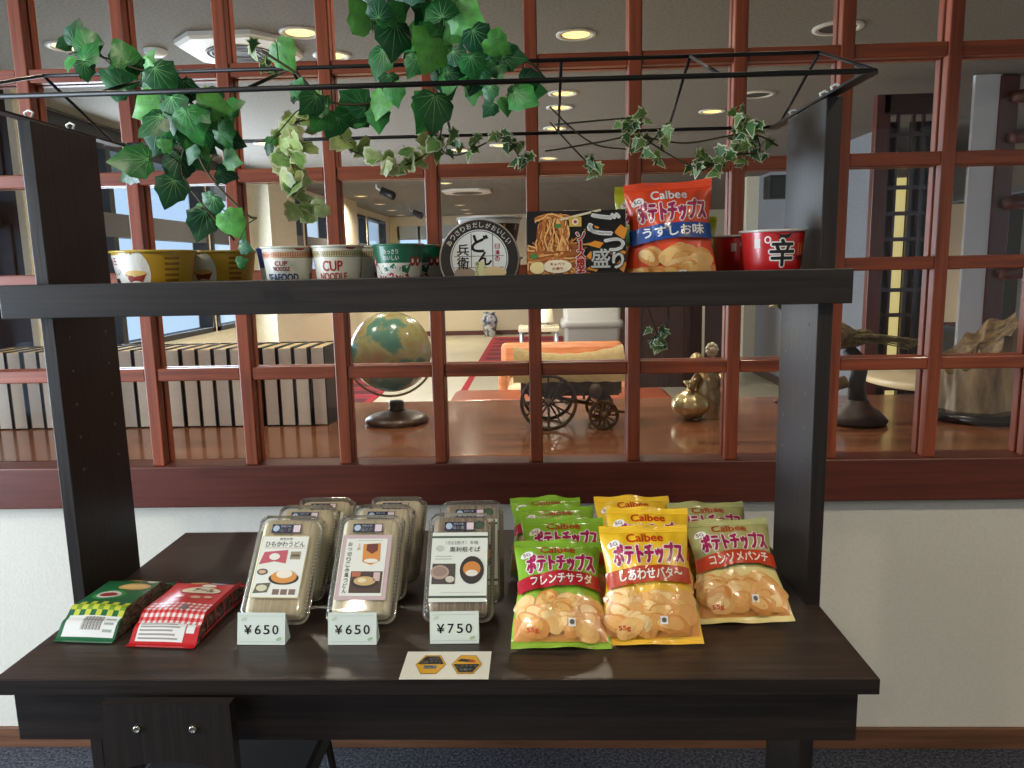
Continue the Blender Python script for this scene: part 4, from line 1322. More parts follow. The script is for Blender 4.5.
SPRIG_C = ([(-0.395,1.500,1.618),(-0.358,1.500,1.580),(-0.301,1.500,1.560),(-0.252,1.500,1.549),(-0.203,1.500,1.576),(-0.221,1.500,1.595),], [(-0.376,1.529,1.609,0.034,344),(-0.381,1.515,1.628,0.026,312),(-0.359,1.479,1.605,0.022,266),(-0.367,1.494,1.589,0.028,348),(-0.382,1.486,1.590,0.027,230),(-0.361,1.527,1.589,0.020,259),(-0.315,1.487,1.562,0.032,234),(-0.340,1.527,1.588,0.033,210),(-0.338,1.513,1.574,0.027,318),(-0.314,1.488,1.558,0.026,286),(-0.288,1.485,1.541,0.024,267),(-0.284,1.493,1.562,0.025,197),(-0.282,1.488,1.541,0.031,211),(-0.266,1.519,1.541,0.022,331),(-0.242,1.502,1.550,0.033,305),(-0.243,1.525,1.552,0.034,287),(-0.247,1.502,1.549,0.021,311),(-0.247,1.488,1.571,0.029,295),(-0.228,1.508,1.567,0.023,341),(-0.224,1.508,1.552,0.024,211),(-0.193,1.523,1.589,0.029,199),(-0.218,1.529,1.590,0.024,210),(-0.208,1.501,1.580,0.032,253),(-0.198,1.490,1.581,0.028,225),(-0.222,1.529,1.598,0.032,320),(-0.215,1.484,1.593,0.023,194),])
SPRIG_D = ([(-0.183,1.500,1.585),(-0.149,1.500,1.565),(-0.067,1.500,1.595),(-0.039,1.500,1.572),(-0.026,1.500,1.543),], [(-0.155,1.471,1.595,0.029,244),(-0.191,1.515,1.566,0.032,266),(-0.159,1.494,1.586,0.021,316),(-0.148,1.522,1.579,0.023,262),(-0.153,1.496,1.585,0.021,194),(-0.166,1.528,1.570,0.024,294),(-0.119,1.495,1.573,0.030,243),(-0.127,1.472,1.557,0.022,263),(-0.122,1.507,1.592,0.023,232),(-0.114,1.526,1.597,0.023,245),(-0.077,1.477,1.591,0.023,306),(-0.079,1.476,1.591,0.026,214),(-0.044,1.488,1.573,0.027,228),(-0.057,1.521,1.594,0.022,196),(-0.054,1.511,1.605,0.023,341),(-0.056,1.529,1.578,0.029,283),(-0.040,1.515,1.580,0.019,203),(-0.026,1.529,1.582,0.020,257),(-0.042,1.521,1.587,0.020,241),(-0.032,1.506,1.575,0.026,272),(-0.045,1.520,1.550,0.031,199),(-0.027,1.488,1.545,0.024,239),(-0.014,1.493,1.555,0.027,218),(-0.020,1.491,1.547,0.034,244),])
SPRIG_E = ([(0.099,1.550,1.556),(0.128,1.550,1.546),(0.105,1.550,1.533),], [(0.104,1.538,1.553,0.027,272),(0.112,1.522,1.553,0.022,290),(0.124,1.557,1.533,0.023,191),(0.110,1.522,1.545,0.028,297),(0.123,1.556,1.543,0.020,210),(0.107,1.552,1.545,0.021,347),(0.124,1.521,1.535,0.026,287),(0.109,1.528,1.536,0.019,236),(0.116,1.564,1.545,0.026,285),(0.119,1.561,1.534,0.026,336),(0.115,1.540,1.537,0.025,329),(0.113,1.571,1.529,0.025,220),])
SPRIG_F = ([(0.217,1.550,1.633),(0.172,1.550,1.602),(0.207,1.550,1.573),(0.256,1.550,1.609),(0.237,1.550,1.543),], [(0.223,1.532,1.622,0.021,331),(0.201,1.523,1.634,0.030,210),(0.204,1.570,1.629,0.021,235),(0.195,1.549,1.615,0.031,243),(0.180,1.552,1.627,0.030,205),(0.189,1.545,1.614,0.019,325),(0.160,1.542,1.618,0.022,210),(0.174,1.522,1.612,0.021,240),(0.182,1.575,1.608,0.033,213),(0.181,1.537,1.592,0.026,298),(0.195,1.540,1.584,0.021,241),(0.180,1.561,1.589,0.020,301),(0.219,1.578,1.591,0.027,321),(0.197,1.555,1.573,0.021,349),(0.223,1.529,1.561,0.029,329),(0.201,1.556,1.589,0.033,229),(0.204,1.535,1.580,0.028,233),(0.258,1.555,1.589,0.019,332),(0.229,1.577,1.597,0.029,343),(0.245,1.540,1.596,0.023,270),(0.263,1.562,1.606,0.027,348),(0.249,1.560,1.598,0.024,249),(0.262,1.570,1.620,0.022,214),(0.262,1.551,1.602,0.020,190),(0.258,1.531,1.598,0.032,285),(0.255,1.535,1.582,0.025,300),(0.248,1.567,1.573,0.021,204),(0.233,1.530,1.558,0.028,201),(0.216,1.541,1.565,0.024,223),(0.250,1.566,1.549,0.027,315),])
SPRIG_G = ([(0.306,1.550,1.541),(0.355,1.550,1.550),(0.403,1.550,1.587),(0.413,1.550,1.633),(0.442,1.550,1.567),(0.394,1.550,1.558),(0.326,1.550,1.528),], [(0.301,1.553,1.532,0.021,230),(0.319,1.533,1.535,0.019,263),(0.322,1.546,1.540,0.025,294),(0.322,1.573,1.533,0.026,216),(0.329,1.543,1.553,0.027,209),(0.333,1.563,1.559,0.034,337),(0.341,1.546,1.551,0.021,326),(0.366,1.558,1.543,0.030,250),(0.330,1.534,1.558,0.027,298),(0.343,1.560,1.546,0.027,193),(0.361,1.541,1.560,0.033,261),(0.360,1.529,1.544,0.028,334),(0.391,1.549,1.572,0.029,224),(0.399,1.564,1.569,0.025,320),(0.394,1.578,1.593,0.020,301),(0.377,1.531,1.553,0.029,235),(0.395,1.561,1.585,0.029,223),(0.414,1.566,1.574,0.022,273),(0.399,1.536,1.590,0.020,206),(0.409,1.564,1.586,0.023,311),(0.406,1.557,1.594,0.022,191),(0.407,1.531,1.600,0.034,318),(0.397,1.554,1.598,0.029,276),(0.399,1.557,1.618,0.023,204),(0.417,1.563,1.617,0.034,288),(0.416,1.523,1.601,0.031,283),(0.431,1.558,1.610,0.034,227),(0.410,1.562,1.643,0.026,286),(0.410,1.529,1.625,0.021,306),(0.389,1.548,1.636,0.026,334),(0.392,1.535,1.620,0.028,258),(0.413,1.573,1.620,0.024,220),(0.438,1.576,1.606,0.036,289),(0.415,1.531,1.612,0.032,333),(0.429,1.524,1.607,0.024,210),(0.416,1.559,1.599,0.019,257),(0.435,1.531,1.602,0.032,339),(0.421,1.536,1.574,0.020,282),(0.433,1.549,1.580,0.034,277),(0.464,1.571,1.578,0.027,252),(0.447,1.540,1.550,0.019,243),(0.448,1.577,1.557,0.025,346),(0.435,1.551,1.556,0.033,305),(0.413,1.579,1.544,0.032,209),(0.420,1.536,1.572,0.021,255),(0.422,1.575,1.588,0.028,315),(0.403,1.536,1.570,0.031,215),(0.389,1.530,1.566,0.027,235),(0.388,1.522,1.566,0.022,252),(0.391,1.548,1.555,0.030,267),(0.379,1.532,1.549,0.029,336),(0.400,1.531,1.544,0.032,198),(0.371,1.566,1.555,0.036,204),(0.376,1.564,1.547,0.026,285),(0.362,1.544,1.533,0.019,222),(0.360,1.535,1.531,0.022,303),(0.341,1.554,1.541,0.032,236),(0.352,1.551,1.524,0.032,206),(0.320,1.554,1.532,0.034,261),(0.328,1.566,1.536,0.026,259),])
SPRIG_H = ([(0.245,1.580,1.213),(0.260,1.580,1.181),(0.235,1.580,1.171),], [(0.232,1.605,1.208,0.020,224),(0.267,1.600,1.209,0.024,305),(0.266,1.603,1.200,0.029,256),(0.246,1.604,1.192,0.026,195),(0.259,1.566,1.189,0.024,336),(0.250,1.566,1.186,0.021,336),(0.259,1.586,1.173,0.025,221),(0.253,1.578,1.177,0.028,337),(0.248,1.601,1.174,0.027,263),(0.246,1.591,1.181,0.020,322),])

IVY_OUT = [(0, 0), (.10, -.07), (.30, -.08), (.40, .04), (.57, .16), (.50, .34), (.48, .54), (.31, .68), (.17, .88), (0, 1.08)]
SLIM_OUT = [(0, 0), (.10, -.04), (.30, -.06), (.24, .12), (.50, .26), (.28, .38), (.20, .62), (.11, .86), (.05, .96), (0, 1.1)]
def leaf(mb, pos, size, ang, mat, vein, tilt, roll, margin=None, curl=.25, out=None):
    """lobed ivy leaf, base at pos - half length, tip along ang in the plane facing the room"""
    out = out or IVY_OUT
    pts = out + [(-x, y) for x, y in reversed(out[1:-1])]
    s = size
    M = Matrix.Translation(pos) @ Matrix.Rotation(-(math.radians(ang) - PI / 2), 4, 'Y') @ Matrix.Rotation(tilt, 4, 'X') @ Matrix.Rotation(roll, 4, 'Z')
    def P(x, y, off=0.0):
        z = -(curl * x * x * 1.6 + .18 * (y - .45) ** 2) + .05 * abs(x)
        return (x * s, -(z * s) * 1.0 - off, (y - .5) * s)
    n = len(pts)
    if margin:
        vs = [P(0, .42)] + [P(x * .8, .42 + (y - .42) * .8) for x, y in pts] + [P(x, y) for x, y in pts]
        mb.add(vs, [(0, 1 + (k + 1) % n, 1 + k) for k in range(n)], mat, True, M)
        mb.add(vs, [(1 + k, 1 + (k + 1) % n, 1 + n + (k + 1) % n, 1 + n + k) for k in range(n)], margin, True, M)
    else:
        vs, fs = [P(0, .40)], []
        for kk, q in enumerate((.4, .75, 1.0)):
            for m2, (x, y) in enumerate(pts):
                vs.append(P(x * q, .40 + (y - .40) * q, .045 * s * (q ** 3) * math.sin(m2 * 2.4 + s * 900)))
        fs += [(0, 1 + (k + 1) % n, 1 + k) for k in range(n)]
        for r_ in range(2):
            o_ = 1 + r_ * n
            fs += [(o_ + k, o_ + (k + 1) % n, o_ + n + (k + 1) % n, o_ + n + k) for k in range(n)]
        mb.add(vs, fs, mat, True, M)
    if vein is not None:
        for (x, y) in ((0, .98), (.48, .18), (-.48, .18), (.40, .50), (-.40, .50), (.24, .62), (-.24, .62), (.34, .0), (-.34, .0)):
            q = 5
            vv, ff = [], []
            for k in range(q + 1):
                t = k / q
                wd = .012 * (1 - .8 * t)
                bx, by = x * t, .04 + (y - .04) * t
                nx, ny = -(y - .04), x
                l = math.hypot(nx, ny)
                vv += [P(bx + nx / l * wd, by + ny / l * wd, .0006), P(bx - nx / l * wd, by - ny / l * wd, .0006)]
            for k in range(q):
                ff.append((2 * k, 2 * k + 1, 2 * k + 3, 2 * k + 2))
            mb.add(vv, ff, vein, False, M)
def leafm(c, name):
    m = noisy(name, tuple(int(v * .82) for v in c), tuple(min(255, int(v * 1.12)) for v in c), (60, 60, 60), 4, .42, .3, .3, .7)
    return m
GL = [leafm(c, 'ivy_leaf_%d' % i) for i, c in enumerate([(26, 92, 42), (36, 112, 50), (54, 136, 58), (24, 82, 48), (96, 172, 76)])]
VEIN = pm((112, 176, 110), .5)
STEM = pm((70, 62, 38), .7)
VG = [leafm(c, 'pale_ivy_leaf_%d' % i) for i, c in enumerate([(78, 120, 62), (56, 100, 56), (112, 146, 76)])]
PG = [leafm(c, 'cream_ivy_leaf_%d' % i) for i, c in enumerate([(164, 188, 106), (188, 202, 134), (126, 164, 84)])]
VM = [pm((206, 208, 160), .55), pm((186, 196, 140), .55), pm((216, 220, 186), .55)]
rng = random.Random(3)
def rich_vine(label, data, stems, fill=.75):
    root = thing('ivy_vine', label, 'ivy')
    mb = MB()
    for (x, y, z, s, a) in data:
        m_ = rng.choice(GL[:4]) if rng.random() < .74 else GL[4]
        leaf(mb, Vector((x, y, z)), s * .76, a, m_, VEIN, rng.uniform(-.45, .45), rng.uniform(-.5, .5))
        if fill and rng.random() < fill:      # a second leaf tucked behind
            q = Vector((x + rng.uniform(-.022, .022), y + rng.uniform(.012, .035), z + rng.uniform(-.022, .022)))
            leaf(mb, q, s * rng.uniform(.6, .76), a + rng.uniform(-70, 70), rng.choice(GL[:4]), VEIN, rng.uniform(-.5, .5), rng.uniform(-.5, .5))
    mb.part('leaves', root)
    mb = MB()
    for p in stems:
        mb.tube(p, .0022, STEM, 6)
    for (x, y, z, s, a) in data:      # leaf stalks up to the nearest stem
        best = None
        for p in stems:
            for q in p:
                d = (Vector(q) - Vector((x, y, z))).length
                if best is None or d < best[0]:
                    best = (d, Vector(q))
        b = Vector((x, y, z)) - Vector((math.cos(math.radians(a)), 0, math.sin(math.radians(a)))) * s * .48
        mid = (b + best[1]) / 2 + Vector((0, .004, .012))
        mb.tube([b, mid, best[1]], .0011, pm((64, 96, 44), .6), 5)
    mb.part('stem', root)
    return root
def curve(pts, n=6):
    out = []
    P = [Vector(p) for p in pts]
    for i in range(len(P) - 1):
        p0, p1, p2, p3 = P[max(i - 1, 0)], P[i], P[i + 1], P[min(i + 2, len(P) - 1)]
        for k in range(n):
            t = k / n
            out.append(.5 * ((2 * p1) + (p2 - p0) * t + (2 * p0 - 5 * p1 + 4 * p2 - p3) * t * t + (3 * p1 - p0 - 3 * p2 + p3) * t ** 3))
    out.append(P[-1])
    return out
rich_vine('large-leaved green ivy hanging from the wire rack by the left upright', LEFT_IVY,
          [curve([(-.70, 1.27, 1.70), (-.66, 1.27, 1.688), (-.60, 1.285, 1.66), (-.575, 1.285, 1.60), (-.595, 1.29, 1.52), (-.56, 1.29, 1.46), (-.515, 1.29, 1.405)]),
           curve([(-.60, 1.285, 1.66), (-.55, 1.28, 1.63), (-.51, 1.27, 1.60)]), curve([(-.575, 1.285, 1.60), (-.55, 1.28, 1.52), (-.49, 1.28, 1.45), (-.47, 1.28, 1.44)])])
rich_vine('dense large-leaved green ivy at the top centre, falling over the wire rack', CENTER_IVY,
          [curve([(-.30, 1.32, 1.80), (-.24, 1.32, 1.76), (-.17, 1.32, 1.70), (-.12, 1.32, 1.66)]), curve([(-.20, 1.32, 1.80), (-.12, 1.32, 1.75), (-.05, 1.32, 1.71), (.0, 1.32, 1.68), (.02, 1.31, 1.65)]),
           curve([(-.17, 1.32, 1.70), (-.15, 1.32, 1.63), (-.16, 1.32, 1.58)])])
rich_vine('short strand of green ivy lying on the wire rack between the two big clumps', MID_IVY,
          [curve([(-.46, 1.33, 1.72), (-.40, 1.335, 1.68), (-.36, 1.34, 1.64), (-.30, 1.34, 1.63), (-.25, 1.34, 1.64)])])
def pale_vine(label, data, hang=None, pale=False):
    path, lv = data
    root = thing('variegated_ivy', label, 'ivy')
    mb = MB()
    for (x, y, z, s, a) in lv:
        leaf(mb, Vector((x, y, z)), s * (1.15 if pale else 1.05), a, rng.choice(PG if pale else VG), None, rng.uniform(-.8, .8), rng.uniform(-1.0, 1.0), rng.choice(VM), .3, IVY_OUT if pale else SLIM_OUT)
    mb.part('leaves', root)
    mb = MB()
    mb.tube(curve(([hang] if hang else []) + list(path)), .0016, pm((58, 56, 36), .7), 6)
    pc = curve(path, 8)
    for (x, y, z, s, a) in lv:
        q = min(pc, key=lambda p: (p - Vector((x, y, z))).length)
        b = Vector((x, y, z)) - Vector((math.cos(math.radians(a)), 0, math.sin(math.radians(a)))) * s * .5
        mb.tube([b, (b + q) / 2 + Vector((0, 0, .004)), q], .0008, pm((84, 96, 52), .6), 4)
    mb.part('stem', root)
pale_vine('dense cream-edged ivy trailing down between the yellow bowls and white cups', SPRIG_A, (-.44, 1.45, 1.72), True)
pale_vine('tiny cream-edged ivy sprig at the rack ridge near the air conditioner', SPRIG_B)
pale_vine('cream-edged ivy strand looping below the big centre clump', SPRIG_C, (-.40, 1.5, 1.63), True)
pale_vine('cream-edged ivy strand hanging right of the centre clump above the tipped udon bowl', SPRIG_D, (-.16, 1.45, 1.65))
pale_vine('small tuft of cream-edged ivy hanging above the black noodle pack', SPRIG_E, (.03, 1.55, 1.63))
pale_vine('cream-edged ivy climbing the rack above the lime-yellow bag corner', SPRIG_F, (.04, 1.52, 1.62))
pale_vine('long bushy cream-edged ivy spray above the red-orange chip bag', SPRIG_G, (.21, 1.56, 1.60))
pale_vine('small cream-edged ivy sprig hanging below the shelf right of centre', SPRIG_H, (.20, 1.69, 1.40))
vt = MB()
vt.tube(curve([(.03, 1.55, 1.66), (.07, 1.55, 1.62), (.12, 1.55, 1.585), (.18, 1.55, 1.575)]), .0017, STEM, 6)
vt.tube(curve([(.02, 1.55, 1.575), (.06, 1.55, 1.58), (.13, 1.55, 1.59), (.20, 1.56, 1.60), (.30, 1.56, 1.585), (.42, 1.56, 1.60), (.48, 1.56, 1.575)]), .0017, STEM, 6)
tag(vt.part('bare_vine'), 'thin bare brown vine stem twined along the right half of the rack', 'vine')

# ================================================================== ON THE COUNTER BEHIND THE LATTICE
CT = 0.8407
cn = thing('display_counter', 'long glossy brown wooden counter behind the lattice window', 'counter', (0, YW + .13, 0))
mb = MB(); mb.box((-3.26, -.062, CT - .035), (4.5, .79, CT), COUNTER, .004); mb.part('counter_top', cn)
mb = MB(); mb.box((-3.26, .03, LOB), (4.5, .74, CT - .0352), DARKWOOD['x']); mb.part('counter_base', cn)

# row of thick volumes, page edges outward
PAGE = noisy('page_edges', (214, 212, 202), (238, 236, 228), (3, 900, 900), 2, .7, .2, .3, .7)
PAGET = noisy('page_edges_top', (176, 150, 96), (206, 184, 132), (900, 3, 3), 2, .7, .2, .3, .7)
COVER = pm((34, 31, 30), .5)
def book():
    root = thing('book', 'thick dark-covered volume standing page edges out in the long counter row', 'book', group='thick volumes in a row on the counter')
    w, h, d = .0485, .262, .19
    mb = MB()
    mb.box((-w / 2, 0, 0), (-w / 2 + .004, d, h), COVER, .001)
    mb.box((w / 2 - .004, 0, 0), (w / 2, d, h), COVER, .001)
    mb.box((-w / 2 + .0035, d - .004, 0), (w / 2 - .0035, d, h), COVER)
    mb.part('cover', root)
    mb = MB()
    vs, fs = [], []
    for z in (.004, h - .004):
        for k in range(9):
            x = (-1 + 2 * k / 8) * (w / 2 - .0042)
            vs.append((x, .005 + .0022 * (1 - (2 * k / 8 - 1) ** 2) - .004, z))
        vs += [(w / 2 - .0042, d - .005, z), (-(w / 2 - .0042), d - .005, z)]
    n = 11
    mb.add(vs, [(k, (k + 1) % n, n + (k + 1) % n, n + k) for k in range(n)] + [tuple(range(n - 1, -1, -1))], PAGE)
    mb.add(vs, [tuple(n + k for k in range(n))], PAGET)
    mb.part('page_block', root)
    return root
bk = book()
rng = random.Random(9)
nb = 22
for i in range(nb):
    o = bk if i == 0 else dup(bk, (0, 0, 0), (0, 0, 0))
    o.location = (-1.84 + i * .0533, 2.415 + rng.uniform(-.003, .003), CT + .0005)
    o.rotation_euler = (0, 0, rng.uniform(-.006, .006))

# globe
gb = thing('globe', 'old terrestrial globe in green and ochre on a dark round foot', 'globe', (-.476, 2.46, CT + .0005))
mb = MB(); mb.lathe([(0, 0), (.098, 0), (.106, .006), (.104, .014), (.085, .026), (.045, .036), (.03, .040), (.0, .040)], noisy('globe_foot_wood', (62, 40, 30), (88, 58, 44), (40, 40, 40), 4, .38, 0, .3, .7, .15), 48); mb.part('foot', gb)
mb = MB(); mb.lathe([(.0, .0402), (.027, .0402), (.024, .05), (.026, .066), (.022, .072), (0, .072)], pm((24, 20, 18), .35), 28); mb.part('neck', gb)
mer = MB()
GC = Vector((-.012, .01, .236)); GR = .1335
pts = [GC + Matrix.Rotation(math.radians(18), 3, 'Z') @ Vector((math.cos(t) * (GR + .016), 0, math.sin(t) * (GR + .016))) for t in [math.radians(-205 + 8 * k) for k in range(29)]]
mer.tube(pts, .0042, pm((176, 156, 110), .3, .6), 8); mer.part('meridian_arm', gb)
gm = bpy.data.materials.new('globe_map'); gm.use_nodes = True
nt = gm.node_tree; b = nt.nodes['Principled BSDF']
tc = nt.nodes.new('ShaderNodeTexCoord'); n1 = nt.nodes.new('ShaderNodeTexNoise'); n1.inputs['Scale'].default_value = 9.0; n1.inputs['Detail'].default_value = 8
rp = nt.nodes.new('ShaderNodeValToRGB'); e = rp.color_ramp.elements
e[0].position = .36; e[0].color = lin((70, 128, 118)); e[1].position = .64; e[1].color = lin((178, 140, 86))
for p_, c_ in ((.46, (96, 146, 122)), (.51, (184, 176, 118)), (.57, (166, 160, 100))):
    q_ = e.new(p_); q_.color = lin(c_)
nt.links.new(tc.outputs['Object'], n1.inputs['Vector']); nt.links.new(n1.outputs[0], rp.inputs[0]); nt.links.new(rp.outputs[0], b.inputs['Base Color'])
b.inputs['Roughness'].default_value = .22; b.inputs['Coat Weight'].default_value = .4
mb = MB(); mb.ball(GC, GR, gm, 48); mb.part('sphere', gb)

# model covered wagon
wg = thing('model_wagon', 'wooden model covered wagon with cream canvas top and spoked wheels', 'model wagon', (.10, 2.36, CT + .0005))
OLDW = noisy('old_wagon_wood', (52, 38, 28), (96, 74, 52), (60, 60, 60), 4, .6, .4, .3, .7)
CANV = noisy('wagon_canvas', (196, 172, 112), (214, 192, 136), (80, 80, 80), 4, .8, .4)
def wheel(r, x, y):
    m2 = MB()
    Mx = Matrix.Translation((x, y, r)) @ Matrix.Rotation(PI / 2, 4, 'X')
    m2.lathe([(r - .010, -.006), (r, -.006), (r, .006), (r - .010, .006), (r - .010, -.006)], OLDW, 36, Mx, False, False)
    m2.lathe([(0, -.014), (.011, -.012), (.013, 0), (.011, .012), (0, .014)], OLDW, 16, Mx)
    for k in range(12):
        a = PI * 2 * k / 12
        m2.tube([(x + .010 * math.cos(a), y, r + .010 * math.sin(a)), (x + (r - .008) * math.cos(a), y, r + (r - .008) * math.sin(a))], .0032, OLDW, 6)
    return m2.part('wheel', wg)
for y in (-.065, .105):
    wheel(.089, -.070, y); wheel(.047, .100, y)
mb = MB()
mb.box((-.135, -.045, .105), (.150, .085, .115), OLDW, .002)
mb.box((-.150, -.047, .112), (.155, -.040, .155), OLDW, .002); mb.box((-.150, .080, .112), (.155, .087, .155), OLDW, .002)
mb.box((-.156, -.047, .112), (-.149, .087, .160), OLDW, .002); mb.box((.150, -.047, .112), (.157, .087, .150), OLDW, .002)
for x in (-.10, -.03, .04, .11):
    mb.box((x - .004, -.050, .095), (x + .004, -.046, .158), OLDW)
mb.part('wagon_box', wg)
mb = MB()
mb.tube([(-.070, -.075, .089), (-.070, .115, .089)], .006, OLDW); mb.tube([(.100, -.075, .047), (.100, .115, .047)], .006, OLDW)
mb.tube([(-.07, .02, .095), (.100, .02, .060)], .006, OLDW); mb.box((.085, .0, .055), (.115, .04, .104), OLDW)
mb.box((-.085, .0, .092), (-.055, .04, .104), OLDW); mb.tube([(.1, .02, .05), (.19, .02, .035)], .004, OLDW)
mb.part('axles', wg)
mb = MB()
def canv(u, v):
    x = -.178 + .345 * u
    sag = .026 * (2 * u - 1) ** 2
    a = PI * v
    flare = 1 + .10 * (2 * u - 1) ** 2
    return (x, .02 - .072 * flare * math.cos(a) , .150 + (.080 + sag) * math.sin(a) ** .8 + .0015 * math.sin(u * 40))
mb.grid(canv, 36, 22, CANV, True); mb.part('canvas_cover', wg)
mb = MB()
mb.lathe([(.012, 0), (.018, .012), (.019, .022), (.018, .032), (.012, .044)], OLDW, 20, Matrix.Translation((.075, -.062, .100))); mb.part('water_barrel', wg)

# gold figurine with a round sack
hz = thing('gold_figurine', 'bronze and gold lucky-god figurine leaning on a round gold sack', 'figurine', (.520, 2.46, CT + .0005))
GOLD = noisy('aged_gold', (176, 156, 110), (222, 206, 156), (30, 30, 30), 4, .3, .1, .3, .7, 0, .75)
BRZ = noisy('dark_bronze', (124, 104, 74), (186, 164, 122), (40, 40, 40), 4, .3, .1, .3, .7, 0, .85)
mb = MB()
def sack(u, v):
    a = 2 * PI * u; z = v
    r = .060 * (math.sin(PI * min(v * 1.12 + .02, 1.0)) ** .62) * (1 + .035 * math.cos(a * 9) * v ** 1.5)
    r = max(r, .011) if v > .5 else r
    return (-.026 + r * math.cos(a), -.02 + r * math.sin(a), .112 * v)
mb.grid(sack, 54, 26, GOLD, True); 
mb.lathe([(.010, .106), (.018, .118), (.024, .126), (.016, .124), (.006, .118)], GOLD, 18, Matrix.Translation((-.026, -.02, 0)))
mb.part('sack', hz)
mb = MB()
def robe(u, v):
    a = 2 * PI * u
    r = (.050 - .012 * v + .006 * math.sin(PI * v)) * (1 + .05 * math.cos(6 * a + 5 * v))
    if v > .8:
        r *= 1 - (v - .8) * 2.2
    return (.040 + r * math.cos(a) * .95 - .008 * v, .012 + r * math.sin(a) * .8, .165 * v)
mb.grid(robe, 40, 24, BRZ, True); mb.part('robed_body', hz)
mb = MB()
mb.tube([(.0, -.01, .140), (-.020, -.035, .125), (-.026, -.045, .100)], [.014, .012, .010], BRZ, 10)
mb.tube([(.072, .0, .140), (.085, -.025, .115), (.066, -.045, .095)], [.014, .012, .010], BRZ, 10)
mb.part('arm', hz)
mb = MB()
mb.ball((.0, .008, .188), (.024, .024, .028), GOLD, 22)
mb.ball((.0, -.016, .185), (.007, .007, .006), GOLD, 10)
for s_ in (-1, 1):
    mb.ball((s_ * .024, .008, .182), (.005, .006, .012), GOLD, 10)
    mb.ball((s_ * .009, -.012, .193), (.004, .003, .002), INK, 8)
mb.part('head', hz)
mb = MB()
for k in range(9):
    a = 2 * PI * k / 9
    mb.ball((.046 + .013 * math.cos(a), .0, .226 + .016 * math.sin(a)), (.009, .009, .009), pm((206, 198, 170), .35, .4), 12)
mb.ball((.046, -.004, .226), .011, pm((206, 198, 170), .35, .4), 12)
mb.tube([(.058, .0, .15), (.05, .0, .21)], .006, BRZ)
mb.part('raised_ornament', hz)

# mounted pheasant: tail feathers, body, dark stand
ph = thing('mounted_pheasant', 'stuffed pheasant with long tail feathers on a dark wooden stand', 'stuffed bird', (.84, 2.36, CT + .0005))
FEA = noisy('pheasant_feathers', (58, 50, 30), (140, 124, 74), (60, 160, 60), 4, .7, .4, .35, .65)
mb = MB()
mb.lathe([(.0, 0), (.085, 0), (.092, .012), (.070, .036), (.040, .058), (.030, .075), (0, .08)], noisy('stand_wood', (36, 24, 18), (66, 44, 32), (40, 40, 40), 4, .5, .4), 30, Matrix.Translation((.155, -.01, 0)))
mb.tube([(.155, -.01, .06), (.150, -.01, .12), (.160, -.01, .19), (.12, 0, .235)], [.030, .024, .026, .020], pm((34, 25, 20), .5), 12)
mb.tube([(.12, 0, .13), (.02, -.01, .10), (-.06, -.02, .085), (-.105, -.02, .072)], [.020, .016, .014, .006], noisy('branch_bark', (90, 70, 46), (140, 116, 80), (40, 40, 40), 4, .7, .4), 10)
mb.part('stand', ph)
mb = MB()
prof = [(.0, .11), (.01, .12)]
def bodyf(u, v):
    a = 2 * PI * u
    t = v
    r = .062 * math.sin(PI * min(max(t, .001), .999)) ** .7 * (1.0 - .25 * t)
    return (-.06 + .24 * t, r * math.cos(a), .265 + .02 * math.sin(PI * t) - .012 * t + r * math.sin(a) * .9)
mb.grid(bodyf, 24, 24, FEA, True); mb.part('body', ph)
mb = MB()
mb.tube([(-.03, 0, .29), (-.06, -.004, .335), (-.075, -.008, .37)], [.032, .022, .020], pm((40, 64, 52), .4), 14)
mb.ball((-.082, -.01, .378), (.026, .020, .021), pm((40, 64, 52), .4), 16)
mb.tube([(-.105, -.012, .376), (-.130, -.014, .368)], [.007, .002], pm((190, 180, 140), .5), 8)
mb.ball((-.088, -.028, .381), (.010, .004, .009), pm((170, 40, 36), .5), 10)
mb.part('head', ph)
mb = MB()
for k in range(11):
    y = -.028 + .0055 * k; L = .24 - .012 * abs(k - 5)
    z0 = .262 + .004 * (5 - abs(k - 5))
    def ff(u, v, y=y, L=L, z0=z0, k=k):
        w = .017 * (1 - u ** 3 * .9)
        return (.115 + L * u, y + (v - .5) * 2 * w * (1 + .6 * (k - 5) * .02), z0 - .012 * u - .02 * u * u + .004 * (1 - abs(2 * v - 1)))
    mb.grid(ff, 12, 2, FEA, True)
for k in range(26):
    a = random.Random(k).uniform(-.5, .5); x = .07 + .0045 * k
    mb.ball((x, .03 * math.sin(k * 2.3), .280 + .008 * math.cos(k * 1.7)), (.026, .009, .006), FEA, 8)
mb.part('tail_feathers', ph)
mb = MB()
for y in (-.018, .018):
    mb.tube([(.05, y, .225), (.045, y, .165), (.03, y - .004, .128)], .005, pm((110, 96, 70), .6), 8)
mb.part('leg', ph)

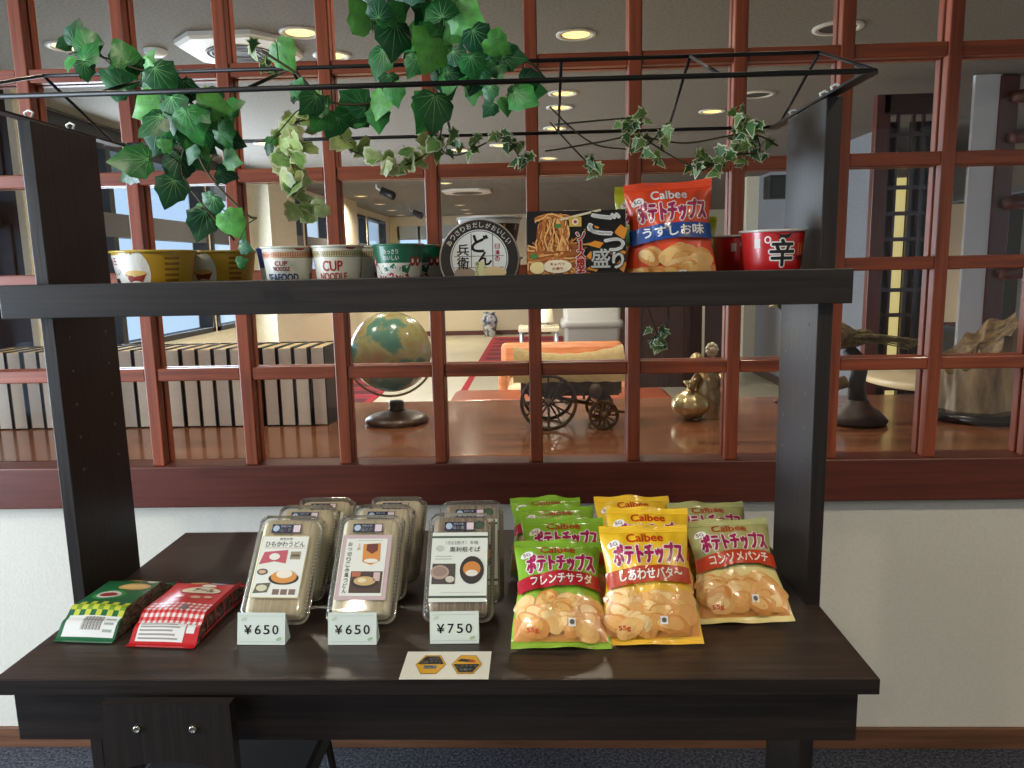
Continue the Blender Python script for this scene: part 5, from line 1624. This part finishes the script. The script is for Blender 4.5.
# weathered stump on a dark disc
st = thing('wood_stump', 'pale weathered tree stump with slanted top on a dark round base', 'stump', (1.395, 2.42, CT + .0005))
mb = MB(); mb.lathe([(0, 0), (.150, 0), (.158, .008), (.156, .024), (.140, .030), (0, .030)], pm((26, 18, 16), .25, coat=.4), 48); mb.part('base', st)
BARK = noisy('weathered_wood', (92, 74, 54), (176, 158, 126), (22, 22, 6), 7, .8, 1.0, .3, .7)
mb = MB()
def stump(u, v):
    a = 2 * PI * u
    r = .104 + .008 * math.sin(3 * a + 1) + .007 * math.sin(7 * a) + .004 * math.sin(15 * a + 4 * v) + .012 * (1 - v) ** 3
    h = .030 + (.205 + .085 * math.cos(a - .15) + .012 * math.sin(9 * a)) * v
    return (r * math.cos(a), r * math.sin(a) * .85, h)
mb.grid(stump, 96, 20, BARK, True)
def stop(u, v):
    a = 2 * PI * u
    x, y, h = stump(u, 1.0)
    k = v
    return (x * (1 - k), y * (1 - k), .030 + .205 + (h - .235) * (1 - k) - .02 * math.sin(PI * k) + .004 * math.sin(13 * a + 9 * k))
mb.grid(stop, 96, 8, noisy('stump_top_wood', (70, 52, 34), (150, 124, 84), (14, 60, 60), 6, .8, .8), True)
mb.part('stump_wood', st)

# ================================================================== LOBBY FURNITURE
def rug(name, label, x0, x1, y0, y1, border, stripes, field):
    root = thing(name, label, 'rug', ((x0 + x1) / 2, (y0 + y1) / 2, LOB))
    w, d = (x1 - x0) / 2, (y1 - y0) / 2
    mb = MB(); mb.box((-w, -d, 0), (w, d, .01), border)
    fl = lambda x, y, off=0.0: (x, y, .0102 + off)
    put_rect(mb, fl, -w + .09, w - .09, -d + .09, d - .09, field, 0)
    if stripes:
        n = int(2 * d / .62)
        for k in range(n):
            y = -d + .15 + k * (2 * d - .3) / n
            put_rect(mb, fl, -w + .09, w - .09, y, y + .26, stripes, .001)
            put_rect(mb, fl, -w + .09, w - .09, y + .34, y + .40, pm((120, 30, 36), .9), .001)
    mb.part('woven_field', root)
RUGR = pm((168, 26, 44), .9)
rug('striped_rug', 'red rug with dark cross stripes running to the far wall', -.98, 1.5, 10.95, 16.3, RUGR, pm((92, 26, 32), .9), pm((176, 36, 52), .9))
rug('bordered_rug', 'greyish beige rug with a red border behind the wagon', -.98, 1.9, 6.2, 10.75, RUGR, None, pm((176, 168, 146), .9))
rug('striped_rug', 'red striped rug on the left, behind the globe', -3.1, -1.95, 8.4, 11.6, RUGR, pm((92, 26, 40), .9), pm((166, 46, 62), .9))
rug('red_rug', 'plain red rug on the right of the lobby floor', 1.95, 4.3, 3.2, 6.8, RUGR, None, pm((160, 24, 40), .9))

sf = thing('sofa', 'low orange sofa with cream seat behind the model wagon', 'sofa', (.24, 7.35, LOB + .0115))
ORG = noisy('orange_wood', (196, 116, 70), (216, 138, 88), (6, 30, 30), 4, .4, .05)
mb = MB(); mb.box((-.62, .26, .20), (.62, .38, .755), ORG, .05); mb.part('backrest', sf)
for x in (-.62, .53):
    mb = MB(); mb.box((x, -.36, .2), (x + .09, .33, .56), ORG, .03); mb.part('armrest', sf)
mb = MB(); mb.box((-.54, -.38, .22), (.54, .27, .42), pm((222, 206, 168), .7), .04); mb.part('seat_cushion', sf)
mb = MB(); mb.box((-.60, -.34, .12), (.60, .34, .218), ORG, .02); mb.part('base', sf)
for x, y in ((-.54, -.28), (.54, -.28), (-.54, .3), (.54, .3)):
    mb = MB(); mb.tube([(x, y, .125), (x, y, 0.0)], .025, pm((60, 36, 24), .5)); mb.part('leg', sf)

lt = thing('coffee_table', 'low brown rounded coffee table behind the model wagon', 'table', (.18, 6.35, LOB + .0115))
mb = MB(); mb.box((-.93, -.28, .345), (.93, .28, .447), noisy('coffee_table_wood', (122, 56, 32), (152, 76, 46), (4, 40, 40), 4, .3, 0, .3, .7, .3), .045); mb.part('table_top', lt)
for x, y in ((-.8, -.2), (.8, -.2), (-.8, .2), (.8, .2)):
    mb = MB(); mb.tube([(x, y, .36), (x, y, 0)], .03, pm((60, 34, 24), .5)); mb.part('leg', lt)

bn = thing('storage_bin', 'large pale grey lidded plastic bin behind the orange sofa', 'bin', (.585, 8.3, LOB + .0115))
PLA = pm((166, 163, 154), .45)
mb = MB()
skin(mb, [[(p[0], p[1], p[2]) for p in rr(.54, .44, .05, .002)], rr(.60, .5, .05, .87), rr(.61, .51, .05, .88)], PLA, True); mb.part('tub', bn)
mb = MB(); skin(mb, [rr(.66, .56, .06, .865), rr(.66, .56, .06, .92), rr(.64, .54, .06, .935), rr(.60, .50, .05, .945), rr(.60, .50, .05, 1.06), rr(.55, .45, .05, 1.08)], PLA, True, True); mb.part('lid', bn)

sd = thing('side_table', 'small cream-topped side table left of the grey bin', 'table', (.01, 8.3, LOB + .0115))
mb = MB(); mb.box((-.22, -.2, .82), (.22, .2, .87), pm((222, 208, 176), .5), .006); mb.part('table_top', sd)
for x, y in ((-.19, -.17), (.19, -.17), (-.19, .17), (.19, .17)):
    mb = MB(); mb.tube([(x, y, .822), (x, y, 0)], .022, pm((176, 180, 190), .3, .6)); mb.part('leg', sd)
cp = thing('table_lamp', 'small cream lamp standing on the side table', 'lamp', (.10, 8.25, LOB + .8825))
mb = MB(); mb.lathe([(0, 0), (.09, 0), (.09, .012), (.03, .02), (.02, .06), (0, .06)], pm((214, 200, 168), .5), 24); mb.part('base', cp)
mb = MB(); mb.lathe([(.075, .045), (.055, .22), (.0, .22)], pm((236, 226, 196), .6), 28, None, False); mb.part('lamp_shade', cp)

vz = thing('porcelain_vase', 'blue and white porcelain vase standing against the far wall', 'vase', (-1.06, 16.6, LOB))
VZ = noisy('blue_white_glaze', (40, 60, 100), (214, 220, 226), (9, 9, 9), 5, .2, 0, .42, .55, .5)
mb = MB(); mb.lathe([(0, 0), (.10, 0), (.12, .05), (.16, .22), (.185, .34), (.16, .44), (.11, .49), (.14, .53), (.135, .535), (.1, .50), (0, .48)], VZ, 32); mb.part('body', vz)

# round pale table at the right
rt_ = thing('round_table', 'round pale-topped lobby table behind the pheasant tail', 'table', (2.28, 4.25, LOB + .0115))
mb = MB(); mb.lathe([(0, .84), (.40, .84), (.43, .85), (.43, .875), (.42, .885), (0, .885)], pm((206, 184, 146), .4, coat=.3), 56); mb.part('table_top', rt_)
mb = MB(); mb.lathe([(0, 0), (.26, 0), (.25, .03), (.05, .06), (.045, .8), (.12, .84), (0, .84)], pm((60, 36, 26), .4), 30); mb.part('pedestal', rt_)

# dark wooden partition, shoji-like lattice screen, log rack
pt = thing('wood_partition', 'low dark wooden partition with a glazed strip behind the figurine', 'partition', (1.52, 9.3, LOB))
mb = MB(); mb.box((-.62, 0, 0), (.34, .06, 1.42), DARKWOOD['z'], .004)
for x in (-.6, -.28, .04, .32):
    mb.box((x - .03, -.02, 0), (x + .03, 0, 1.42), DARKWOOD['z'], .004)
mb.part('panel', pt)
mb = MB(); mb.box((.50, .02, .05), (.53, .05, 1.42), pm((206, 196, 164), .5)); mb.box((.345, .03, .02), (.95, .05, 1.40), DARKWOOD['z'], .003); mb.part('door_leaf', pt)

sc_ = thing('lattice_screen', 'tall dark wooden lattice screen with a narrow lit panel at the right', 'screen', (2.41, 5.1, LOB + .0115))
mb = MB()
for x in (-.19, .19):
    mb.box((x - .045, -.03, 0), (x + .045, .03, 2.56), SILL['z'], .004)
mb.box((-.19, -.03, 2.44), (.19, .03, 2.56), DARKWOOD['x'], .004)
mb.box((-.19, -.03, 0), (.19, .03, .35), DARKWOOD['x'], .004)
mb.part('frame', sc_)
mb = MB()
for x in (-.085, .012, .075):
    mb.box((x - .008, -.012, .35), (x + .008, .012, 2.44), DARKWOOD['z'])
for k in range(12):
    z = .5 + k * .165
    mb.box((-.145, -.010, z - .013), (.145, .010, z + .013), DARKWOOD['x'])
mb.part('lattice_bars', sc_)
mb = MB(); mb.box((-.075, .03, .5), (.005, .04, 2.05), pm((244, 226, 150), .5, emit=.55)); mb.part('lit_panel', sc_, 'narrow yellow lit panel')
mb = MB(); mb.box((.005, .03, .36), (.145, .04, 2.4), pm((64, 58, 54), .3)); mb.box((-.145, .03, .36), (-.075, .04, 2.4), pm((52, 40, 36), .3)); mb.part('backing', sc_)

lr = thing('log_rack', 'dark post with rounded wooden rails at the far right edge', 'rack', (2.95, 5.05, LOB + .0115))
mb = MB(); mb.box((-.06, -.06, 0), (.06, .06, 2.64), SILL['z'], .008); mb.part('post', lr)
for z in (1.42, 1.86, 2.26, 2.5):
    mb = MB()
    mb.tube([(-.0, -.09, z), (.05, -.09, z + .004), (.45, -.08, z + .02), (.9, -.06, z + .03)], [.03, .042, .042, .04], SILL['x'], 14); mb.part('rail', lr)

# ================================================================== LOBBY CEILING FITTINGS
RIM = pm((196, 192, 182), .5)
GLOW = pm((255, 210, 125), .5, emit=1.9)
LIT = [(.208, 3.897), (-1.098, 3.728), (-1.055, 4.128), (.188, 5.173), (.182, 5.617), (.167, 6.452), (.145, 8.217), (-2.284, 3.829), (-2.375, 6.801), (-.724, 7.502), (-.326, 7.262), (1.325, 5.919),
       (-1.35, 2.22), (-.25, 2.22), (.85, 2.22), (-2.712, 11.917), (-2.739, 13.48), (-2.818, 15.0), (-2.9, 16.4), (-1.216, 10.372), (-1.392, 14.117), (-1.40, 15.3), (-1.45, 16.4)]  # first three here are out of view, added to brighten counter and books
dl = thing('downlight', 'round lit recessed lamp in the lobby ceiling', 'ceiling lamp', group='lit ceiling lamps')
mb = MB(); mb.lathe([(.098, -.0005), (.098, -.006), (.078, -.010), (.074, -.004), (.066, .0)], RIM, 36, None, False, False); mb.part('trim_ring', dl)
mb = MB(); mb.lathe([(.0, -.003), (.066, -.003)], GLOW, 32, None, False, False); mb.part('lamp', dl)
for i, (x, y) in enumerate(LIT):
    o = dl if i == 0 else dup(dl, (0, 0, 0), (0, 0, 0))
    o.location = (x, y, CEIL)
    if i in (0, 1, 3, 4, 5, 6, 8, 9, 12, 13, 14, 15, 17, 19, 21):
        light('ceiling_spot', 'SPOT', (x, y, CEIL - .03), ((34, 34, 16)[i - 12] if 12 <= i <= 14 else 84 if i < 12 else 170), (1.0, .88, .70), target=(x, y, 0), spot_size=math.radians(160), spot_blend=1.0, shadow_soft_size=.06)
for (x, y, lb) in ((1.474, 3.918, 'unlit round ceiling speaker nearest the top edge on the right'), (1.502, 5.373, 'unlit round ceiling speaker seen right of the rack zigzag')):
    sp = thing('ceiling_speaker', lb, 'ceiling speaker', (x, y, CEIL))
    mb = MB(); mb.lathe([(.118, -.0005), (.118, -.008), (.092, -.012), (.088, -.004)], RIM, 36, None, False, False); mb.part('trim_ring', sp)
    mb = MB(); mb.lathe([(0, -.004), (.088, -.004)], pm((52, 48, 46), .6), 32, None, False, False); mb.part('grille', sp)
sm = thing('smoke_detector', 'small white smoke detector on the lobby ceiling above the left ivy', 'smoke detector', (-1.90, 3.94, CEIL))
mb = MB(); mb.lathe([(.055, -.0005), (.052, -.02), (.035, -.03), (0, -.032)], WHITE, 28, None, False); mb.part('housing', sm)
def aircon(label, x, y, s):
    root = thing('ceiling_air_conditioner', label, 'air conditioner', (x, y, CEIL))
    mb = MB()
    o8 = lambda q, z: [(s * q * a, s * q * b, z) for a, b in ((-1, -.55), (-.55, -1), (.55, -1), (1, -.55), (1, .55), (.55, 1), (-.55, 1), (-1, .55))]
    skin(mb, [o8(1, -.0005), o8(1, -.02), o8(.94, -.032), o8(.6, -.035)], pm((222, 220, 212), .5), False, True, False); mb.part('panel', root)
    mb = MB()
    for r in (.20, .30, .40, .5, .58):
        mb.lathe([(s * r, -.0352), (s * r, -.040), (s * (r + .04), -.040), (s * (r + .04), -.0352)], pm((92, 88, 84), .5), 40, None, False, False)
    mb.lathe([(0, -.036), (s * .62, -.036)], pm((46, 44, 42), .6), 40, None, False, False)
    mb.part('grille', root)
aircon('white octagonal ceiling air conditioner near the top left', -1.46, 3.93, .27)
aircon('far ceiling air conditioner above the tipped udon bowl', -1.02, 11.5, .36)
for lb, y, x in (('nearer of the two black ceiling spotlights above the white noodle cups', 10.3, -2.03), ('farther of the two black ceiling spotlights above the white noodle cups', 14.4, -2.27)):
    sp = thing('ceiling_spotlight', lb, 'spotlight', (x, y, CEIL))
    mb = MB(); mb.tube([(-.10, 0, 0), (-.10, 0, -.05), (-.02, -.01, -.10)], .014, WHITE, 8); mb.part('bracket', sp)
    mb = MB(); mb.lathe([(0, -.10), (.055, -.10), (.062, .06), (.05, .10), (.045, .06), (0, .05)], pm((44, 42, 42), .4), 24, Matrix.Translation((.05, 0, -.13)) @ Matrix.Rotation(math.radians(115), 4, 'Y')); mb.part('lamp_head', sp)
sk = thing('wall_speaker', 'black box loudspeaker on the pale right wall above the red bowls', 'loudspeaker', (2.88, 9.2, 2.19))
mb = MB(); mb.box((-.17, -.12, -.13), (.12, .12, .13), pm((24, 23, 23), .5), .012); mb.part('cabinet', sk)
mb = MB(); mb.box((-.15, -.126, -.11), (.10, -.1205, .11), pm((38, 37, 37), .8), .002); mb.part('grille', sk)

# tall dark wooden door leaf with a cream edge at the far left
dp = thing('wood_door_leaf', 'tall dark wooden door leaf with cream edge at the far left, behind the lattice', 'door', (-3.135, 4.4, LOB + .001))
mb = MB()
mb.box((-.12, -.02, 0), (.13, .03, 2.62), DARKWOOD['z'], .004)
for z in (.6, 1.35, 2.1):
    mb.box((-.09, -.035, z), (.08, -.02, z + .5), DARKWOOD['x'], .006)
mb.part('leaf', dp)
mb = MB(); mb.box((.131, -.03, 0), (.175, .04, 2.62), CREAM, .003); mb.part('edge_post', dp, 'cream edge post')
mb = MB(); mb.tube([(-.11, -.06, 1.86), (.0, -.065, 1.86), (.03, -.06, 1.86)], .035, DARKWOOD['x'], 12); mb.part('rail', dp)
